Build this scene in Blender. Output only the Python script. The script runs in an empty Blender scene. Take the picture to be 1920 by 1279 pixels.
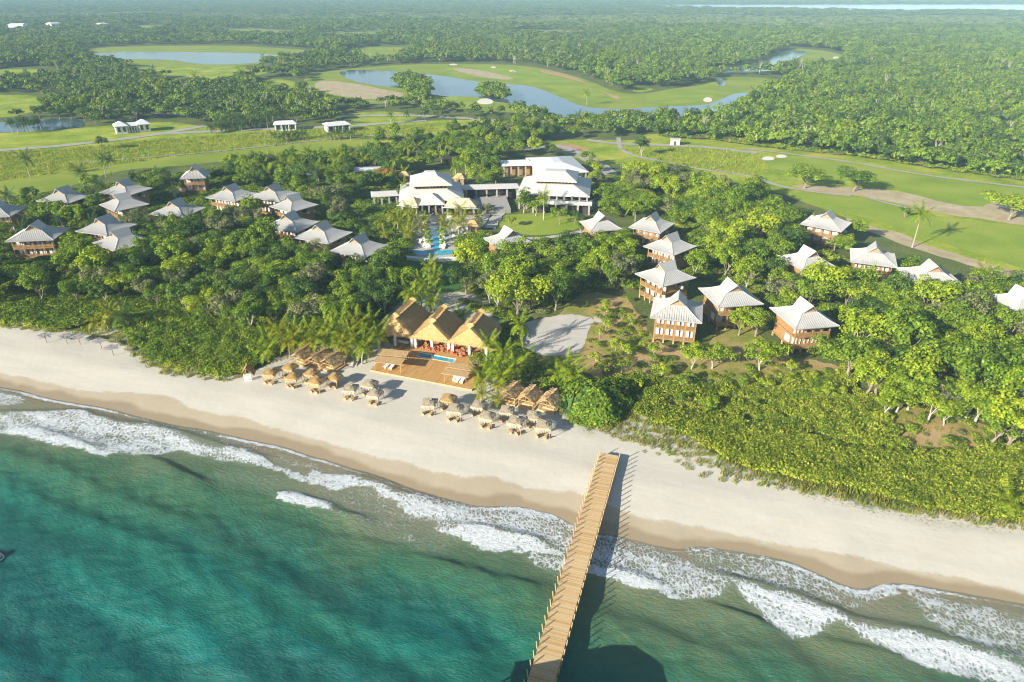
import bpy, math, random
import numpy as np
from mathutils import Vector
from mathutils.geometry import tessellate_polygon
random.seed(7); RNG = np.random.default_rng(11)
SC = bpy.context.scene
COL = SC.collection
# ------------------------------------------------------------------ camera, sky, sun, exposure
CAM_H = 77.0
PITCH = math.radians(27.8)
FPX = 1280.0                       # focal length in pixels of a 1920 px wide frame (24 mm lens)
cam_d = bpy.data.cameras.new('camera'); cam_d.lens = 24.0; cam_d.sensor_width = 36.0
cam_d.clip_start = 1.0; cam_d.clip_end = 20000
cam = bpy.data.objects.new('camera', cam_d); COL.objects.link(cam)
cam.location = (0, 0, CAM_H); cam.rotation_euler = (math.radians(90) - PITCH, 0, 0)
SC.camera = cam
SUN_EL = math.radians(22.0)
SDIR = Vector((0.79, 0.61, 0)).normalized()          # the way the shadows point
w = bpy.data.worlds.new('World'); SC.world = w; w.use_nodes = True
nt = w.node_tree; bg = nt.nodes['Background']
sky = nt.nodes.new('ShaderNodeTexSky'); sky.sky_type = 'NISHITA'; sky.sun_disc = False
sky.sun_elevation = SUN_EL; sky.sun_rotation = math.atan2(-SDIR.x, -SDIR.y) % (2 * math.pi)
sky.air_density = 1.0; sky.dust_density = 0.4
nt.links.new(sky.outputs[0], bg.inputs[0]); bg.inputs[1].default_value = 0.072
sl = bpy.data.lights.new('sun', 'SUN'); sl.energy = 5.0; sl.angle = math.radians(0.5); sl.color = (1.0, 0.94, 0.815)
so = bpy.data.objects.new('sun', sl); COL.objects.link(so); so.location = (-200, -200, 300)
ld = Vector((SDIR.x * math.cos(SUN_EL), SDIR.y * math.cos(SUN_EL), -math.sin(SUN_EL)))
so.rotation_euler = ld.to_track_quat('-Z', 'Y').to_euler()
SC.view_settings.view_transform = 'Standard'; SC.view_settings.look = 'None'
SC.view_settings.exposure = 1.06; SC.view_settings.gamma = 1.0
SC.view_settings.use_curve_mapping = False
SC.cycles.use_denoising = True; SC.cycles.filter_width = 1.1; SC.cycles.pixel_filter_type = 'BLACKMAN_HARRIS'
SC.cycles.max_bounces = 5; SC.cycles.diffuse_bounces = 3; SC.cycles.glossy_bounces = 2
SC.cycles.transmission_bounces = 4; SC.cycles.volume_bounces = 0; SC.cycles.transparent_max_bounces = 6
# ------------------------------------------------------------------ maps between the photo and the ground
CP, SP = math.cos(PITCH), math.sin(PITCH)
def G(px, py, h=0.0):
    u = (px - 960) / FPX; v = (py - 639.5) / FPX
    z = (CAM_H - h) / (SP + v * CP)
    return (u * z, z * (CP - v * SP))
def proj(x, y, h=0.0):
    k = CAM_H - h; z = y * CP + k * SP
    return 960 + FPX * x / z, 639.5 + FPX * (-y * SP + k * CP) / z, FPX / z
def chaikin(p, n=2, closed=True):
    p = np.array(p, float)
    for _ in range(n):
        q = np.roll(p, -1, 0) if closed else p[1:]
        a = p if closed else p[:-1]
        c = np.empty((len(a) * 2, 2)); c[0::2] = a * .75 + q * .25; c[1::2] = a * .25 + q * .75
        if not closed: c = np.vstack([p[:1], c, p[-1:]])
        p = c
    return p
def inside(P, poly):
    x, y = P[:, 0], P[:, 1]; r = np.zeros(len(P), bool)
    a = np.array(poly, float); b = np.roll(a, -1, 0)
    for (x0, y0), (x1, y1) in zip(a, b):
        if y0 == y1: continue
        c = ((y0 > y) != (y1 > y)) & (x < (x1 - x0) * (y - y0) / (y1 - y0) + x0)
        r ^= c
    return r
def dist_line(P, line, closed=False, signed=False):
    a = np.array(line, float)
    segs = list(zip(a, np.roll(a, -1, 0))) if closed else list(zip(a[:-1], a[1:]))
    best = np.full(len(P), 1e18); sg = np.ones(len(P))
    for p, q in segs:
        d = q - p; L = max((d ** 2).sum(), 1e-9)
        t = np.clip(((P - p) @ d) / L, 0, 1)
        e = P - (p + t[:, None] * d); dd = (e ** 2).sum(1)
        m = dd < best; best[m] = dd[m]
        if signed: sg[m] = np.sign(d[0] * (P[m, 1] - p[1]) - d[1] * (P[m, 0] - p[0]))
    r = np.sqrt(best)
    return r * sg if signed else r
def sdf(P, poly):
    d = dist_line(P, poly, True); return np.where(inside(P, poly), d, -d)
def sstep(a, b, x):
    t = np.clip((x - a) / (b - a), 0, 1); return t * t * (3 - 2 * t)
# ------------------------------------------------------------------ objects
def tag(o, label=None, cat=None, group=None, kind=None):
    if label: o['label'] = label
    if cat: o['category'] = cat
    if group: o['group'] = group
    if kind: o['kind'] = kind
    return o
def thing(name, label, cat, loc=(0, 0, 0), rz=0.0, group=None, scale=1.0):
    o = bpy.data.objects.new(name, None); COL.objects.link(o)
    o.location = loc; o.rotation_euler = (0, 0, rz)
    if scale != 1.0: o.scale = (scale,) * 3
    o.empty_display_size = .5
    return tag(o, label, cat, group)
def link(name, me, parent=None, loc=None, rot=None, scale=None):
    o = bpy.data.objects.new(name, me); COL.objects.link(o)
    if parent: o.parent = parent
    if loc is not None: o.location = loc
    if rot is not None: o.rotation_euler = rot
    if scale is not None: o.scale = scale
    return o
def npmesh(name, V, F, mat=None, smooth=False, attrs=None):
    """V (n,3), F (m,k) all the same k"""
    V = np.asarray(V, np.float32); F = np.asarray(F, np.int32)
    me = bpy.data.meshes.new(name); me.vertices.add(len(V)); me.vertices.foreach_set('co', V.ravel())
    k = F.shape[1]; me.loops.add(F.size); me.loops.foreach_set('vertex_index', F.ravel())
    me.polygons.add(len(F)); me.polygons.foreach_set('loop_start', np.arange(0, F.size, k, dtype=np.int32))
    if smooth: me.polygons.foreach_set('use_smooth', np.ones(len(F), bool))
    for n, a in (attrs or {}).items():
        at = me.attributes.new(n, 'FLOAT', 'POINT'); at.data.foreach_set('value', np.asarray(a, np.float32))
    me.update(calc_edges=True); me.validate()
    if mat: me.materials.append(mat)
    return me
class MB:
    def __init__(s): s.v = []; s.f = []
    def add(s, vs, fs):
        n = len(s.v); s.v += [tuple(p) for p in vs]; s.f += [tuple(i + n for i in f) for f in fs]; return s
    def box(s, x0, x1, y0, y1, z0, z1):
        return s.add([(x0, y0, z0), (x1, y0, z0), (x1, y1, z0), (x0, y1, z0), (x0, y0, z1), (x1, y0, z1), (x1, y1, z1), (x0, y1, z1)],
                     [(0, 3, 2, 1), (4, 5, 6, 7), (0, 1, 5, 4), (1, 2, 6, 5), (2, 3, 7, 6), (3, 0, 4, 7)])
    def tube(s, pts, rad, n=6):
        pts = [Vector(p) for p in pts]; rs = rad if isinstance(rad, (list, tuple)) else [rad] * len(pts)
        vs = []; fs = []
        for i, p in enumerate(pts):
            d = (pts[min(i + 1, len(pts) - 1)] - pts[max(i - 1, 0)]).normalized()
            a = d.orthogonal().normalized() if abs(d.z) < .99 else Vector((1, 0, 0)); a = (a - d * a.dot(d)).normalized(); b = d.cross(a)
            for k in range(n):
                t = 2 * math.pi * k / n; vs.append(p + (a * math.cos(t) + b * math.sin(t)) * rs[i])
        for i in range(len(pts) - 1):
            for k in range(n):
                fs.append((i * n + k, i * n + (k + 1) % n, (i + 1) * n + (k + 1) % n, (i + 1) * n + k))
        fs.append(tuple(range(n))[::-1]); fs.append(tuple((len(pts) - 1) * n + k for k in range(n)))
        return s.add(vs, fs)
    def bar(s, a, b, r, n=4): return s.tube([a, b], r, n)
    def mesh(s, name, mat, smooth=False):
        me = bpy.data.meshes.new(name); me.from_pydata(s.v, [], s.f); me.update()
        if smooth: me.polygons.foreach_set('use_smooth', [True] * len(me.polygons))
        if mat: me.materials.append(mat)
        return me
def part(name, mb, mat, parent, smooth=False, **kw):
    return link(name, mb.mesh(name, mat, smooth), parent, **kw)
def copy_tree(o, parent=None):
    c = o.copy(); COL.objects.link(c)
    if parent: c.parent = parent
    for ch in o.children: copy_tree(ch, c)
    return c
# ------------------------------------------------------------------ materials
class NB:
    def __init__(s, name, base=True):
        s.m = bpy.data.materials.new(name); s.m.use_nodes = True; s.t = s.m.node_tree
        s.p = s.t.nodes.get('Principled BSDF'); s.out = s.t.nodes.get('Material Output')
    def n(s, typ, **kw):
        x = s.t.nodes.new(typ)
        for k, v in kw.items(): setattr(x, k, v)
        return x
    def l(s, a, b): s.t.links.new(a, b); return s
    def coord(s, kind='pos', scale=(1, 1, 1), rot=(0, 0, 0)):
        if kind == 'pos': o = s.n('ShaderNodeNewGeometry').outputs['Position']
        else: o = s.n('ShaderNodeTexCoord').outputs['Object']
        mp = s.n('ShaderNodeMapping'); mp.vector_type = 'TEXTURE'; mp.inputs['Scale'].default_value = tuple(1 / q for q in scale); mp.inputs['Rotation'].default_value = rot
        s.l(o, mp.inputs[0]); return mp.outputs[0]
    def noise(s, vec, scale, detail=4, rough=.55, dist=0.0):
        x = s.n('ShaderNodeTexNoise'); x.inputs['Scale'].default_value = scale; x.inputs['Detail'].default_value = detail
        x.inputs['Roughness'].default_value = rough; x.inputs['Distortion'].default_value = dist
        if vec is not None: s.l(vec, x.inputs['Vector'])
        return x.outputs['Fac']
    def voro(s, vec, scale, feature='F1', rnd=1.0):
        x = s.n('ShaderNodeTexVoronoi', feature=feature); x.inputs['Scale'].default_value = scale; x.inputs['Randomness'].default_value = rnd
        s.l(vec, x.inputs['Vector']); return x.outputs['Distance']
    def ramp(s, fac, stops, interp='LINEAR'):
        x = s.n('ShaderNodeValToRGB'); cr = x.color_ramp; cr.interpolation = interp
        while len(cr.elements) < len(stops): cr.elements.new(.5)
        for e, (p, c) in zip(cr.elements, stops):
            e.position = p; e.color = (*c, 1) if len(c) == 3 else c
        s.l(fac, x.inputs[0]); return x.outputs['Color']
    def math(s, op, a, b=None, c=None, clamp=False):
        x = s.n('ShaderNodeMath', operation=op); x.use_clamp = clamp
        for i, q in enumerate((a, b, c)):
            if q is None: continue
            if isinstance(q, (int, float)): x.inputs[i].default_value = q
            else: s.l(q, x.inputs[i])
        return x.outputs[0]
    def rng(s, v, a, b, c=0.0, d=1.0, smooth=True):
        x = s.n('ShaderNodeMapRange'); x.interpolation_type = 'SMOOTHSTEP' if smooth else 'LINEAR'
        s.l(v, x.inputs[0])
        for i, q in enumerate((a, b, c, d)): x.inputs[i + 1].default_value = q
        return x.outputs[0]
    def mix(s, f, a, b, mode='MIX'):
        x = s.n('ShaderNodeMix', data_type='RGBA', blend_type=mode)
        for sock, q in ((x.inputs[0], f), (x.inputs[6], a), (x.inputs[7], b)):
            if isinstance(q, (int, float)): sock.default_value = q
            elif isinstance(q, tuple): sock.default_value = (*q, 1)
            else: s.l(q, sock)
        return x.outputs[2]
    def attr(s, name): return s.n('ShaderNodeAttribute', attribute_name=name).outputs['Fac']
    def bump(s, h, strength=.3, dist=.1, normal=None):
        x = s.n('ShaderNodeBump'); x.inputs['Strength'].default_value = strength; x.inputs['Distance'].default_value = dist
        s.l(h, x.inputs['Height'])
        if normal: s.l(normal, x.inputs['Normal'])
        return x.outputs[0]
    def done(s, col=None, rough=.8, spec=.3, normal=None):
        if col is not None:
            if isinstance(col, tuple): s.p.inputs['Base Color'].default_value = (*col, 1)
            else: s.l(col, s.p.inputs['Base Color'])
        if isinstance(rough, (int, float)): s.p.inputs['Roughness'].default_value = rough
        else: s.l(rough, s.p.inputs['Roughness'])
        s.p.inputs['Specular IOR Level'].default_value = spec
        if normal: s.l(normal, s.p.inputs['Normal'])
        return s.m
def simple(name, col, rough=.8, var=.15, scale=1.5, spec=.3, kind='obj', bump=0.0):
    b = NB(name); v = b.coord(kind); n = b.noise(v, scale, 5)
    lo = tuple(c * (1 - var) for c in col); hi = tuple(min(1, c * (1 + var)) for c in col)
    nb = b.bump(n, bump, .05) if bump else None
    return b.done(b.ramp(n, [(.3, lo), (.7, hi)]), rough, spec, nb)
def leaf_mat(name, dark, mid, light, trans=.3):
    b = NB(name); oi = b.n('ShaderNodeObjectInfo')
    g = b.n('ShaderNodeNewGeometry')
    mp = b.n('ShaderNodeMapping'); mp.inputs['Scale'].default_value = (.02, .02, .02); b.l(oi.outputs['Location'], mp.inputs[0])
    patch = b.noise(mp.outputs[0], 1.0, 3)
    f = b.math('ADD', b.math('MULTIPLY', oi.outputs['Random'], .34), b.math('ADD', b.math('MULTIPLY', patch, .45), .10))
    fine = b.noise(b.coord('obj'), 1.1, 2)
    f = b.math('ADD', f, b.math('MULTIPLY', b.math('SUBTRACT', fine, .5), .6))
    f = b.math('ADD', f, b.math('MULTIPLY', b.math('SUBTRACT', g.outputs['Random Per Island'], .5), .75))
    c = b.ramp(f, [(.15, dark), (.5, mid), (.85, light)])
    d = b.n('ShaderNodeBsdfDiffuse'); t = b.n('ShaderNodeBsdfTranslucent'); gl = b.n('ShaderNodeBsdfGlossy')
    gl.inputs['Roughness'].default_value = .45; gl.inputs['Color'].default_value = (.9, .95, .8, 1)
    b.l(c, d.inputs[0]); b.l(b.mix(.5, c, (.30, .40, .02), 'MIX'), t.inputs[0])
    m1 = b.n('ShaderNodeMixShader'); m1.inputs[0].default_value = trans; b.l(d.outputs[0], m1.inputs[1]); b.l(t.outputs[0], m1.inputs[2])
    m2 = b.n('ShaderNodeMixShader'); m2.inputs[0].default_value = .006; b.l(m1.outputs[0], m2.inputs[1]); b.l(gl.outputs[0], m2.inputs[2])
    b.l(m2.outputs[0], b.out.inputs[0]); return b.m
M = {}
M['leaf_dark'] = leaf_mat('leaf_dark', (.030, .064, .018), (.070, .132, .024), (.160, .230, .032), 0.15)
M['leaf_mid'] = leaf_mat('leaf_mid', (.055, .112, .014), (.140, .225, .018), (.265, .345, .026), 0.18)
M['leaf_lime'] = leaf_mat('leaf_lime', (.105, .190, .012), (.240, .330, .016), (.400, .440, .026), 0.18)
M['leaf_grey'] = leaf_mat('leaf_grey', (.085, .110, .045), (.165, .180, .070), (.28, .27, .11), 0.15)
M['leaf_far'] = leaf_mat('leaf_far', (.034, .070, .020), (.105, .170, .026), (.250, .300, .036), 0.15)
M['leaf_marsh'] = leaf_mat('leaf_marsh', (.11, .155, .045), (.165, .205, .06), (.23, .25, .08), .2)
M['scrub'] = leaf_mat('scrub', (.070, .110, .010), (.225, .285, .018), (.42, .43, .05), 0.18)
M['scrub_dark'] = leaf_mat('scrub_dark', (.058, .120, .014), (.150, .235, .018), (.30, .36, .03), 0.18)
M['dry_grass'] = leaf_mat('dry_grass', (.17, .18, .02), (.28, .27, .04), (.42, .36, .10), .3)
M['meadow_grass'] = leaf_mat('meadow_grass', (.13, .20, .016), (.25, .31, .022), (.40, .40, .05), 0.2)
M['frond'] = leaf_mat('frond', (.09, .16, .010), (.18, .25, .012), (.33, .36, .016), 0.2)
M['frond_yellow'] = leaf_mat('frond_yellow', (.15, .20, .014), (.26, .29, .014), (.42, .36, .02), .35)
M['frond_dark'] = leaf_mat('frond_dark', (.028, .065, .018), (.055, .10, .024), (.10, .15, .035), .25)
M['dead_frond'] = simple('dead_frond', (.30, .20, .10), .9, .3, 3)
M['blossom'] = leaf_mat('blossom', (.20, .16, .02), (.36, .18, .03), (.55, .22, .05), .3)
M['bark'] = simple('bark', (.26, .21, .15), .9, .3, 2.5)
M['pale_bark'] = simple('pale_bark', (.46, .41, .33), .85, .2, 2.5)
M['palm_bark'] = simple('palm_bark', (.38, .33, .26), .9, .25, 4)
def roof_metal():
    b = NB('roof_metal'); v = b.coord('obj'); n = b.noise(v, .35, 5); n2 = b.noise(v, 6, 3)
    c = b.ramp(n, [(.3, (.33, .32, .305)), (.6, (.405, .395, .37)), (.8, (.45, .43, .395))])
    oi = b.n('ShaderNodeObjectInfo')
    c = b.mix(b.math('MULTIPLY', oi.outputs['Random'], .35), c, (.43, .40, .36))
    st = b.noise(b.coord('obj', (3, .4, .4)), 1.3, 4)
    c = b.mix(b.rng(st, .66, .8, 0, .35), c, (.36, .22, .12))
    return b.done(b.mix(.12, c, b.ramp(n2, [(.3, (.3, .3, .3)), (.7, (.8, .8, .8))])), .5, .4)
M['roof_metal'] = roof_metal()
M['roof_pale'] = simple('roof_pale', (.54, .51, .475), .55, .07, .5)
M['roof_white'] = simple('roof_white', (.62, .62, .61), .5, .06, .6)
M['roof_seam'] = simple('roof_seam', (.46, .45, .43), .6, .08)
M['wood'] = simple('wood', (.32, .185, .075), .6, .28, 2.2)
M['wood_light'] = simple('wood_light', (.50, .34, .16), .7, .25, 2.0)
M['cream'] = simple('cream', (.70, .60, .42), .8, .1)
M['white_wall'] = simple('white_wall', (.72, .70, .66), .8, .06)
M['grey_stone'] = simple('grey_stone', (.33, .31, .28), .85, .2, 1.5)
M['dark_glass'] = simple('dark_glass', (.03, .035, .035), .12, .2, spec=.6)
M['curtain'] = simple('curtain', (.72, .72, .68), .8, .08, 3)
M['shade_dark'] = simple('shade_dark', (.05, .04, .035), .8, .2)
M['gable_wood'] = simple('gable_wood', (.36, .24, .15), .8, .2, 3)
M['red_fabric'] = simple('red_fabric', (.55, .13, .045), .8, .2, 3)
M['white_fabric'] = simple('white_fabric', (.80, .79, .76), .8, .05, 3)
M['concrete'] = simple('concrete', (.50, .46, .39), .85, .12, .8)
def thatch(name, a, bcol, c3):
    b = NB(name); v = b.coord('obj'); n = b.noise(v, 2.2, 8, .7); n2 = b.noise(b.coord('obj', (9, 9, 1.2)), 1.2, 4, .7)
    f = b.math('ADD', b.math('MULTIPLY', n, .5), b.math('MULTIPLY', n2, .5))
    c = b.ramp(f, [(.33, a), (.5, bcol), (.66, c3)])
    return b.done(c, .95, .05, b.bump(n2, .8, .15, b.bump(n, .8, .2)))
M['thatch'] = thatch('thatch', (.30, .185, .08), (.60, .39, .16), (.78, .56, .27))
M['thatch_grey'] = thatch('thatch_grey', (.30, .235, .16), (.56, .46, .32), (.80, .70, .52))
M['thatch_brown'] = thatch('thatch_brown', (.34, .20, .09), (.62, .42, .20), (.82, .61, .34))
def planks(name, a, b_, c3):
    b = NB(name); g = b.n('ShaderNodeNewGeometry'); n = b.noise(b.coord('pos', (.15, .15, 1)), 1.0, 4)
    n2 = b.noise(b.coord('pos', (3, 3, 1)), 1.0, 4)
    f = b.math('ADD', b.math('MULTIPLY', g.outputs['Random Per Island'], .45), b.math('ADD', b.math('MULTIPLY', n, .4), b.math('MULTIPLY', n2, .2)))
    return b.done(b.ramp(f, [(.2, a), (.5, b_), (.85, c3)]), .65, .25)
M['pier_plank'] = planks('pier_plank', (.40, .24, .095), (.55, .37, .17), (.60, .47, .30))
M['deck_plank'] = planks('deck_plank', (.40, .21, .065), (.50, .28, .095), (.58, .35, .13))
# ---- ground materials
def grassy(name, stops, scale=.12, fine=2.5, bump=.4):
    b = NB(name); v = b.coord('pos'); n = b.noise(v, scale, 6, .6); n2 = b.noise(v, fine, 4, .7)
    f = b.math('ADD', b.math('MULTIPLY', n, .65), b.math('MULTIPLY', n2, .35))
    return b.done(b.ramp(f, stops), .9, .1, b.bump(n2, bump, .2))
M['forest_floor'] = grassy('forest_floor', [(.35, (.035, .06, .014)), (.5, (.07, .11, .020)), (.65, (.13, .14, .035))], .08, .8)
M['lawn'] = grassy('lawn', [(.35, (.16, .22, .022)), (.5, (.215, .27, .030)), (.65, (.29, .31, .05))], .03, 1.2, .15)
M['fairway'] = grassy('fairway', [(.35, (.155, .235, .022)), (.5, (.225, .295, .030)), (.65, (.31, .335, .055))], .04, 1.2, .1)
M['rough_grass'] = grassy('rough_grass', [(.36, (.13, .205, .014)), (.5, (.25, .315, .022)), (.62, (.40, .39, .06))], .06, .6, .7)
M['garden_lawn'] = grassy('garden_lawn', [(.35, (.035, .10, .022)), (.6, (.07, .16, .03))], .1, 2)
M['marsh'] = grassy('marsh', [(.3, (.14, .18, .05)), (.5, (.19, .225, .07)), (.7, (.25, .27, .10))], .006, .05, .3)
M['clearing'] = grassy('clearing', [(.36, (.13, .19, .025)), (.45, (.24, .24, .05)), (.53, (.38, .26, .11)), (.66, (.48, .33, .18))], .09, 1.6, .6)
M['dirt'] = grassy('dirt', [(.35, (.33, .26, .145)), (.5, (.41, .33, .20)), (.65, (.49, .41, .28))], .15, 1.6, .3)
M['red_dirt'] = grassy('red_dirt', [(.35, (.35, .19, .08)), (.65, (.47, .33, .18))], .15, 1.6, .3)
M['gravel_road'] = grassy('gravel_road', [(.35, (.31, .285, .24)), (.65, (.40, .37, .32))], .1, 1.6, .2)
M['sand_patch'] = grassy('sand_patch', [(.35, (.46, .42, .36)), (.65, (.56, .52, .46))], .2, 2, .4)
M['paving'] = grassy('paving', [(.35, (.38, .35, .31)), (.65, (.46, .44, .39))], .4, 2, .1)
M['bunker'] = simple('bunker', (.68, .62, .52), .9, .08, .3, kind='pos')
def lake_mat():
    b = NB('lake'); v = b.coord('pos'); n = b.noise(v, .02, 4); w_ = b.noise(v, 1.2, 3)
    c = b.ramp(n, [(.35, (.055, .095, .12)), (.65, (.085, .14, .18))])
    return b.done(c, .12, .5, b.bump(w_, .05, .03))
M['lake'] = lake_mat()
def pool_mat():
    b = NB('pool'); v = b.coord('pos'); w_ = b.noise(v, 2.5, 3)
    return b.done(b.ramp(w_, [(.3, (.03, .26, .38)), (.7, (.07, .40, .55))]), .06, .5, b.bump(w_, .1, .05))
M['pool'] = pool_mat()
M['lagoon'] = simple('lagoon', (.30, .36, .40), .15, .08, .001, .5, 'pos')  # base colour lightened to stand in for sky reflected at grazing angle
# ------------------------------------------------------------------ terrain: ground, beach, sea
def ext(pts, h, a=(0, 0), b=(0, 0)):
    W = [G(x, y, h) for x, y in pts]
    (x0, y0), (x1, y1) = W[0], W[-1]
    return np.array([(x0 + a[0], y0 + a[1])] + W + [(x1 + b[0], y1 + b[1])])
SEA = -1.0
SHORE_PX = [(0, 727), (40, 733), (75, 745), (140, 757), (200, 766), (260, 783), (330, 800), (380, 806), (430, 818), (480, 829), (530, 838), (580, 856), (620, 866), (660, 880), (700, 892), (780, 922), (850, 943), (900, 953), (960, 949), (1000, 957), (1040, 966), (1080, 990), (1110, 1001), (1150, 1004), (1200, 1018), (1275, 1034), (1300, 1026), (1345, 1030), (1420, 1042), (1480, 1054), (1530, 1076), (1590, 1103), (1625, 1108), (1640, 1100), (1690, 1094), (1760, 1106), (1850, 1122), (1920, 1135)]
DRY_PX = [(0, 695), (60, 706), (120, 722), (200, 732), (250, 733), (330, 742), (352, 762), (420, 775), (450, 777), (500, 795), (600, 822), (700, 850), (760, 862), (800, 880), (850, 885), (870, 893), (910, 888), (960, 902), (1000, 912), (1100, 922), (1160, 955), (1215, 968), (1330, 985), (1400, 1003), (1500, 1022), (1600, 1036), (1700, 1062), (1800, 1075), (1850, 1090), (1920, 1108)]
SHORE = ext(chaikin(SHORE_PX, 1, False), SEA, (-3000, 950), (3000, -950))
DRY = ext(chaikin(DRY_PX, 1, False), 0, (-3000, 950), (3000, -950))
INL_PX = [(0, 606), (60, 613), (130, 622), (165, 625), (200, 600), (235, 625), (262, 655), (275, 680), (370, 702), (460, 702), (500, 685), (560, 648), (640, 640), (720, 620), (742, 570), (790, 545), (900, 552), (945, 600), (925, 640), (945, 720), (1050, 730), (1060, 778), (1110, 806), (1160, 800), (1200, 770), (1270, 775), (1330, 850), (1430, 895), (1540, 925), (1700, 962), (1800, 972), (1920, 985)]
INL = ext(INL_PX, 0, (-3000, 950), (3000, -950))
BEACHPOLY = np.vstack([INL, SHORE[::-1]])
def ground_h(sd): return np.where(sd > 0, np.minimum(0, SEA + sd * (1.0 / 13)), SEA + sd * .06)
def axis(lo, hi, step, out, k=1.14):
    a = list(np.arange(lo, hi + 1e-6, step)); s = step
    left = []; x = lo
    while x > out[0]: s *= k; x -= s; left.append(x)
    s = step; x = hi; right = []
    while x < out[1]: s *= k; x += s; right.append(x)
    return np.array(left[::-1] + a + right)
def grid(xs, ys):
    X, Y = np.meshgrid(xs, ys); P = np.stack([X.ravel(), Y.ravel()], 1)
    nx, ny = len(xs), len(ys); i = np.arange(nx * ny).reshape(ny, nx)
    F = np.stack([i[:-1, :-1].ravel(), i[:-1, 1:].ravel(), i[1:, 1:].ravel(), i[1:, :-1].ravel()], 1)
    return P, F
def sub(P3, F, keep, attrs):
    F = F[keep]; u, inv = np.unique(F.ravel(), return_inverse=True)
    return P3[u], inv.reshape(F.shape), {k: v[u] for k, v in attrs.items()}
def ground_mat():
    b = NB('sand_and_soil'); v = b.coord('pos')
    sd = b.attr('shore'); dry = b.attr('dry'); inl = b.attr('inland')
    n1 = b.noise(v, .11, 5); n2 = b.noise(v, 1.3, 4, .7); n3 = b.noise(b.coord('pos', (.5, 3.2, 1), (0, 0, -.30)), .09, 6, .6, .6)
    track = b.noise(b.coord('pos', (.12, 2.6, 1), (0, 0, -.31)), .5, 3, .5, 1.2)
    sand = b.ramp(n1, [(.3, (.530, .484, .388)), (.7, (.585, .542, .450))])
    sand = b.mix(b.rng(n3, .42, .62, 0, .5), sand, (.50, .462, .388))
    sand = b.mix(b.rng(track, .5, .62, 0, .3), sand, (.575, .54, .467))
    sand = b.mix(b.rng(n2, .35, .75, 0, .2), sand, (.41, .375, .315))
    # damp sand below the high-water line
    damp = b.ramp(n1, [(.3, (.405, .33, .225)), (.7, (.455, .378, .265))])
    jd = b.math('ADD', dry, b.math('MULTIPLY', b.math('SUBTRACT', b.noise(v, .35, 5, .65), .5), 2.2))
    sand = b.mix(b.rng(jd, -.5, .5, 1, 0), sand, damp)
    specks = b.math('MULTIPLY', b.rng(b.voro(v, 1.1), .05, .12, 1, 0), b.math('MULTIPLY', b.rng(b.math('ABSOLUTE', b.math('SUBTRACT', jd, .3)), 0, 1.6, 1, 0), b.rng(b.noise(v, .25, 3), .48, .58, 0, .85)))
    sand = b.mix(specks, sand, (.16, .12, .08))
    edge = b.math('MULTIPLY', b.rng(b.math('ABSOLUTE', jd), 0, .35, 1, 0), b.rng(b.noise(v, 2.2, 4, .7), .5, .62, 0, .5))
    sand = b.mix(edge, sand, (.30, .23, .15))
    js = b.math('ADD', sd, b.math('MULTIPLY', b.math('SUBTRACT', b.noise(v, .09, 4), .5), 5.0))
    wet = b.rng(js, 1.6, 3.0, 1, 0)
    sand = b.mix(wet, sand, (.32, .248, .155))
    # scattered litter and creepers where plants begin
    j2 = b.math('ADD', inl, b.math('MULTIPLY', b.math('SUBTRACT', b.noise(v, .25, 6, .7), .5), 9))
    soil = b.ramp(b.math('ADD', b.math('MULTIPLY', b.noise(v, .08, 6, .6), .6), b.math('MULTIPLY', n2, .4)), [(.36, (.035, .060, .012)), (.5, (.070, .110, .018)), (.6, (.13, .135, .030)), (.7, (.23, .17, .07))])
    col = b.mix(b.rng(j2, -1.2, .8, 0, 1), soil, sand)
    litter = b.math('MULTIPLY', b.rng(j2, .4, 3.4, 1, 0), b.rng(b.noise(v, 1.9, 5, .75), .48, .6, 0, .8))
    col = b.mix(litter, col, (.20, .20, .05))
    far = b.rng(b.n('ShaderNodeCameraData').outputs['View Distance'], 500, 900) if False else None
    rough = b.rng(wet, 0, 1, .9, .35)
    return b.done(col, rough, .25, b.bump(n2, .14, .10, b.bump(b.noise(v, .5, 4), .28, .2)))
xs = axis(-130, 130, 1.0, (-7600, 7600)); ys = axis(30, 210, 1.0, (-500, 9500))
P, F = grid(xs, ys)
near = (np.abs(P[:, 0]) < 1500) & (P[:, 1] < 1500)
shore = dist_line(P, SHORE, signed=True)
# sign: inland is to the left of a line running to the right
dry = dist_line(P, DRY, signed=True); inl = -dist_line(P, INL, signed=True)
shore = np.where(shore == 0, .01, shore)
def lowsm(P):
    return .10 * np.sin(P[:, 0] * .21 + 1.3 * np.sin(P[:, 1] * .13)) * np.sin(P[:, 1] * .27 + np.sin(P[:, 0] * .11))
Z = ground_h(shore) + np.where((shore > 5) & (inl > 0), lowsm(P) * sstep(5, 14, shore), 0)
# -- a raised storm berm where the plants begin on the right
P3 = np.column_stack([P, Z]); at = {'shore': shore, 'dry': dry, 'inland': inl}
M['ground'] = ground_mat()
fc = P[F].mean(1)
fs = shore[F].mean(1); fi = inl[F].mean(1)
bm_ = fi > -1
v_, f_, a_ = sub(P3, F, bm_ & (fs > -60), at); tag(link('beach', npmesh('beach', v_, f_, M['ground'], True, a_)), kind='structure')
v_, f_, a_ = sub(P3, F, ~bm_, at); tag(link('ground', npmesh('ground', v_, f_, M['ground'], True, a_)), kind='structure')

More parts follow.
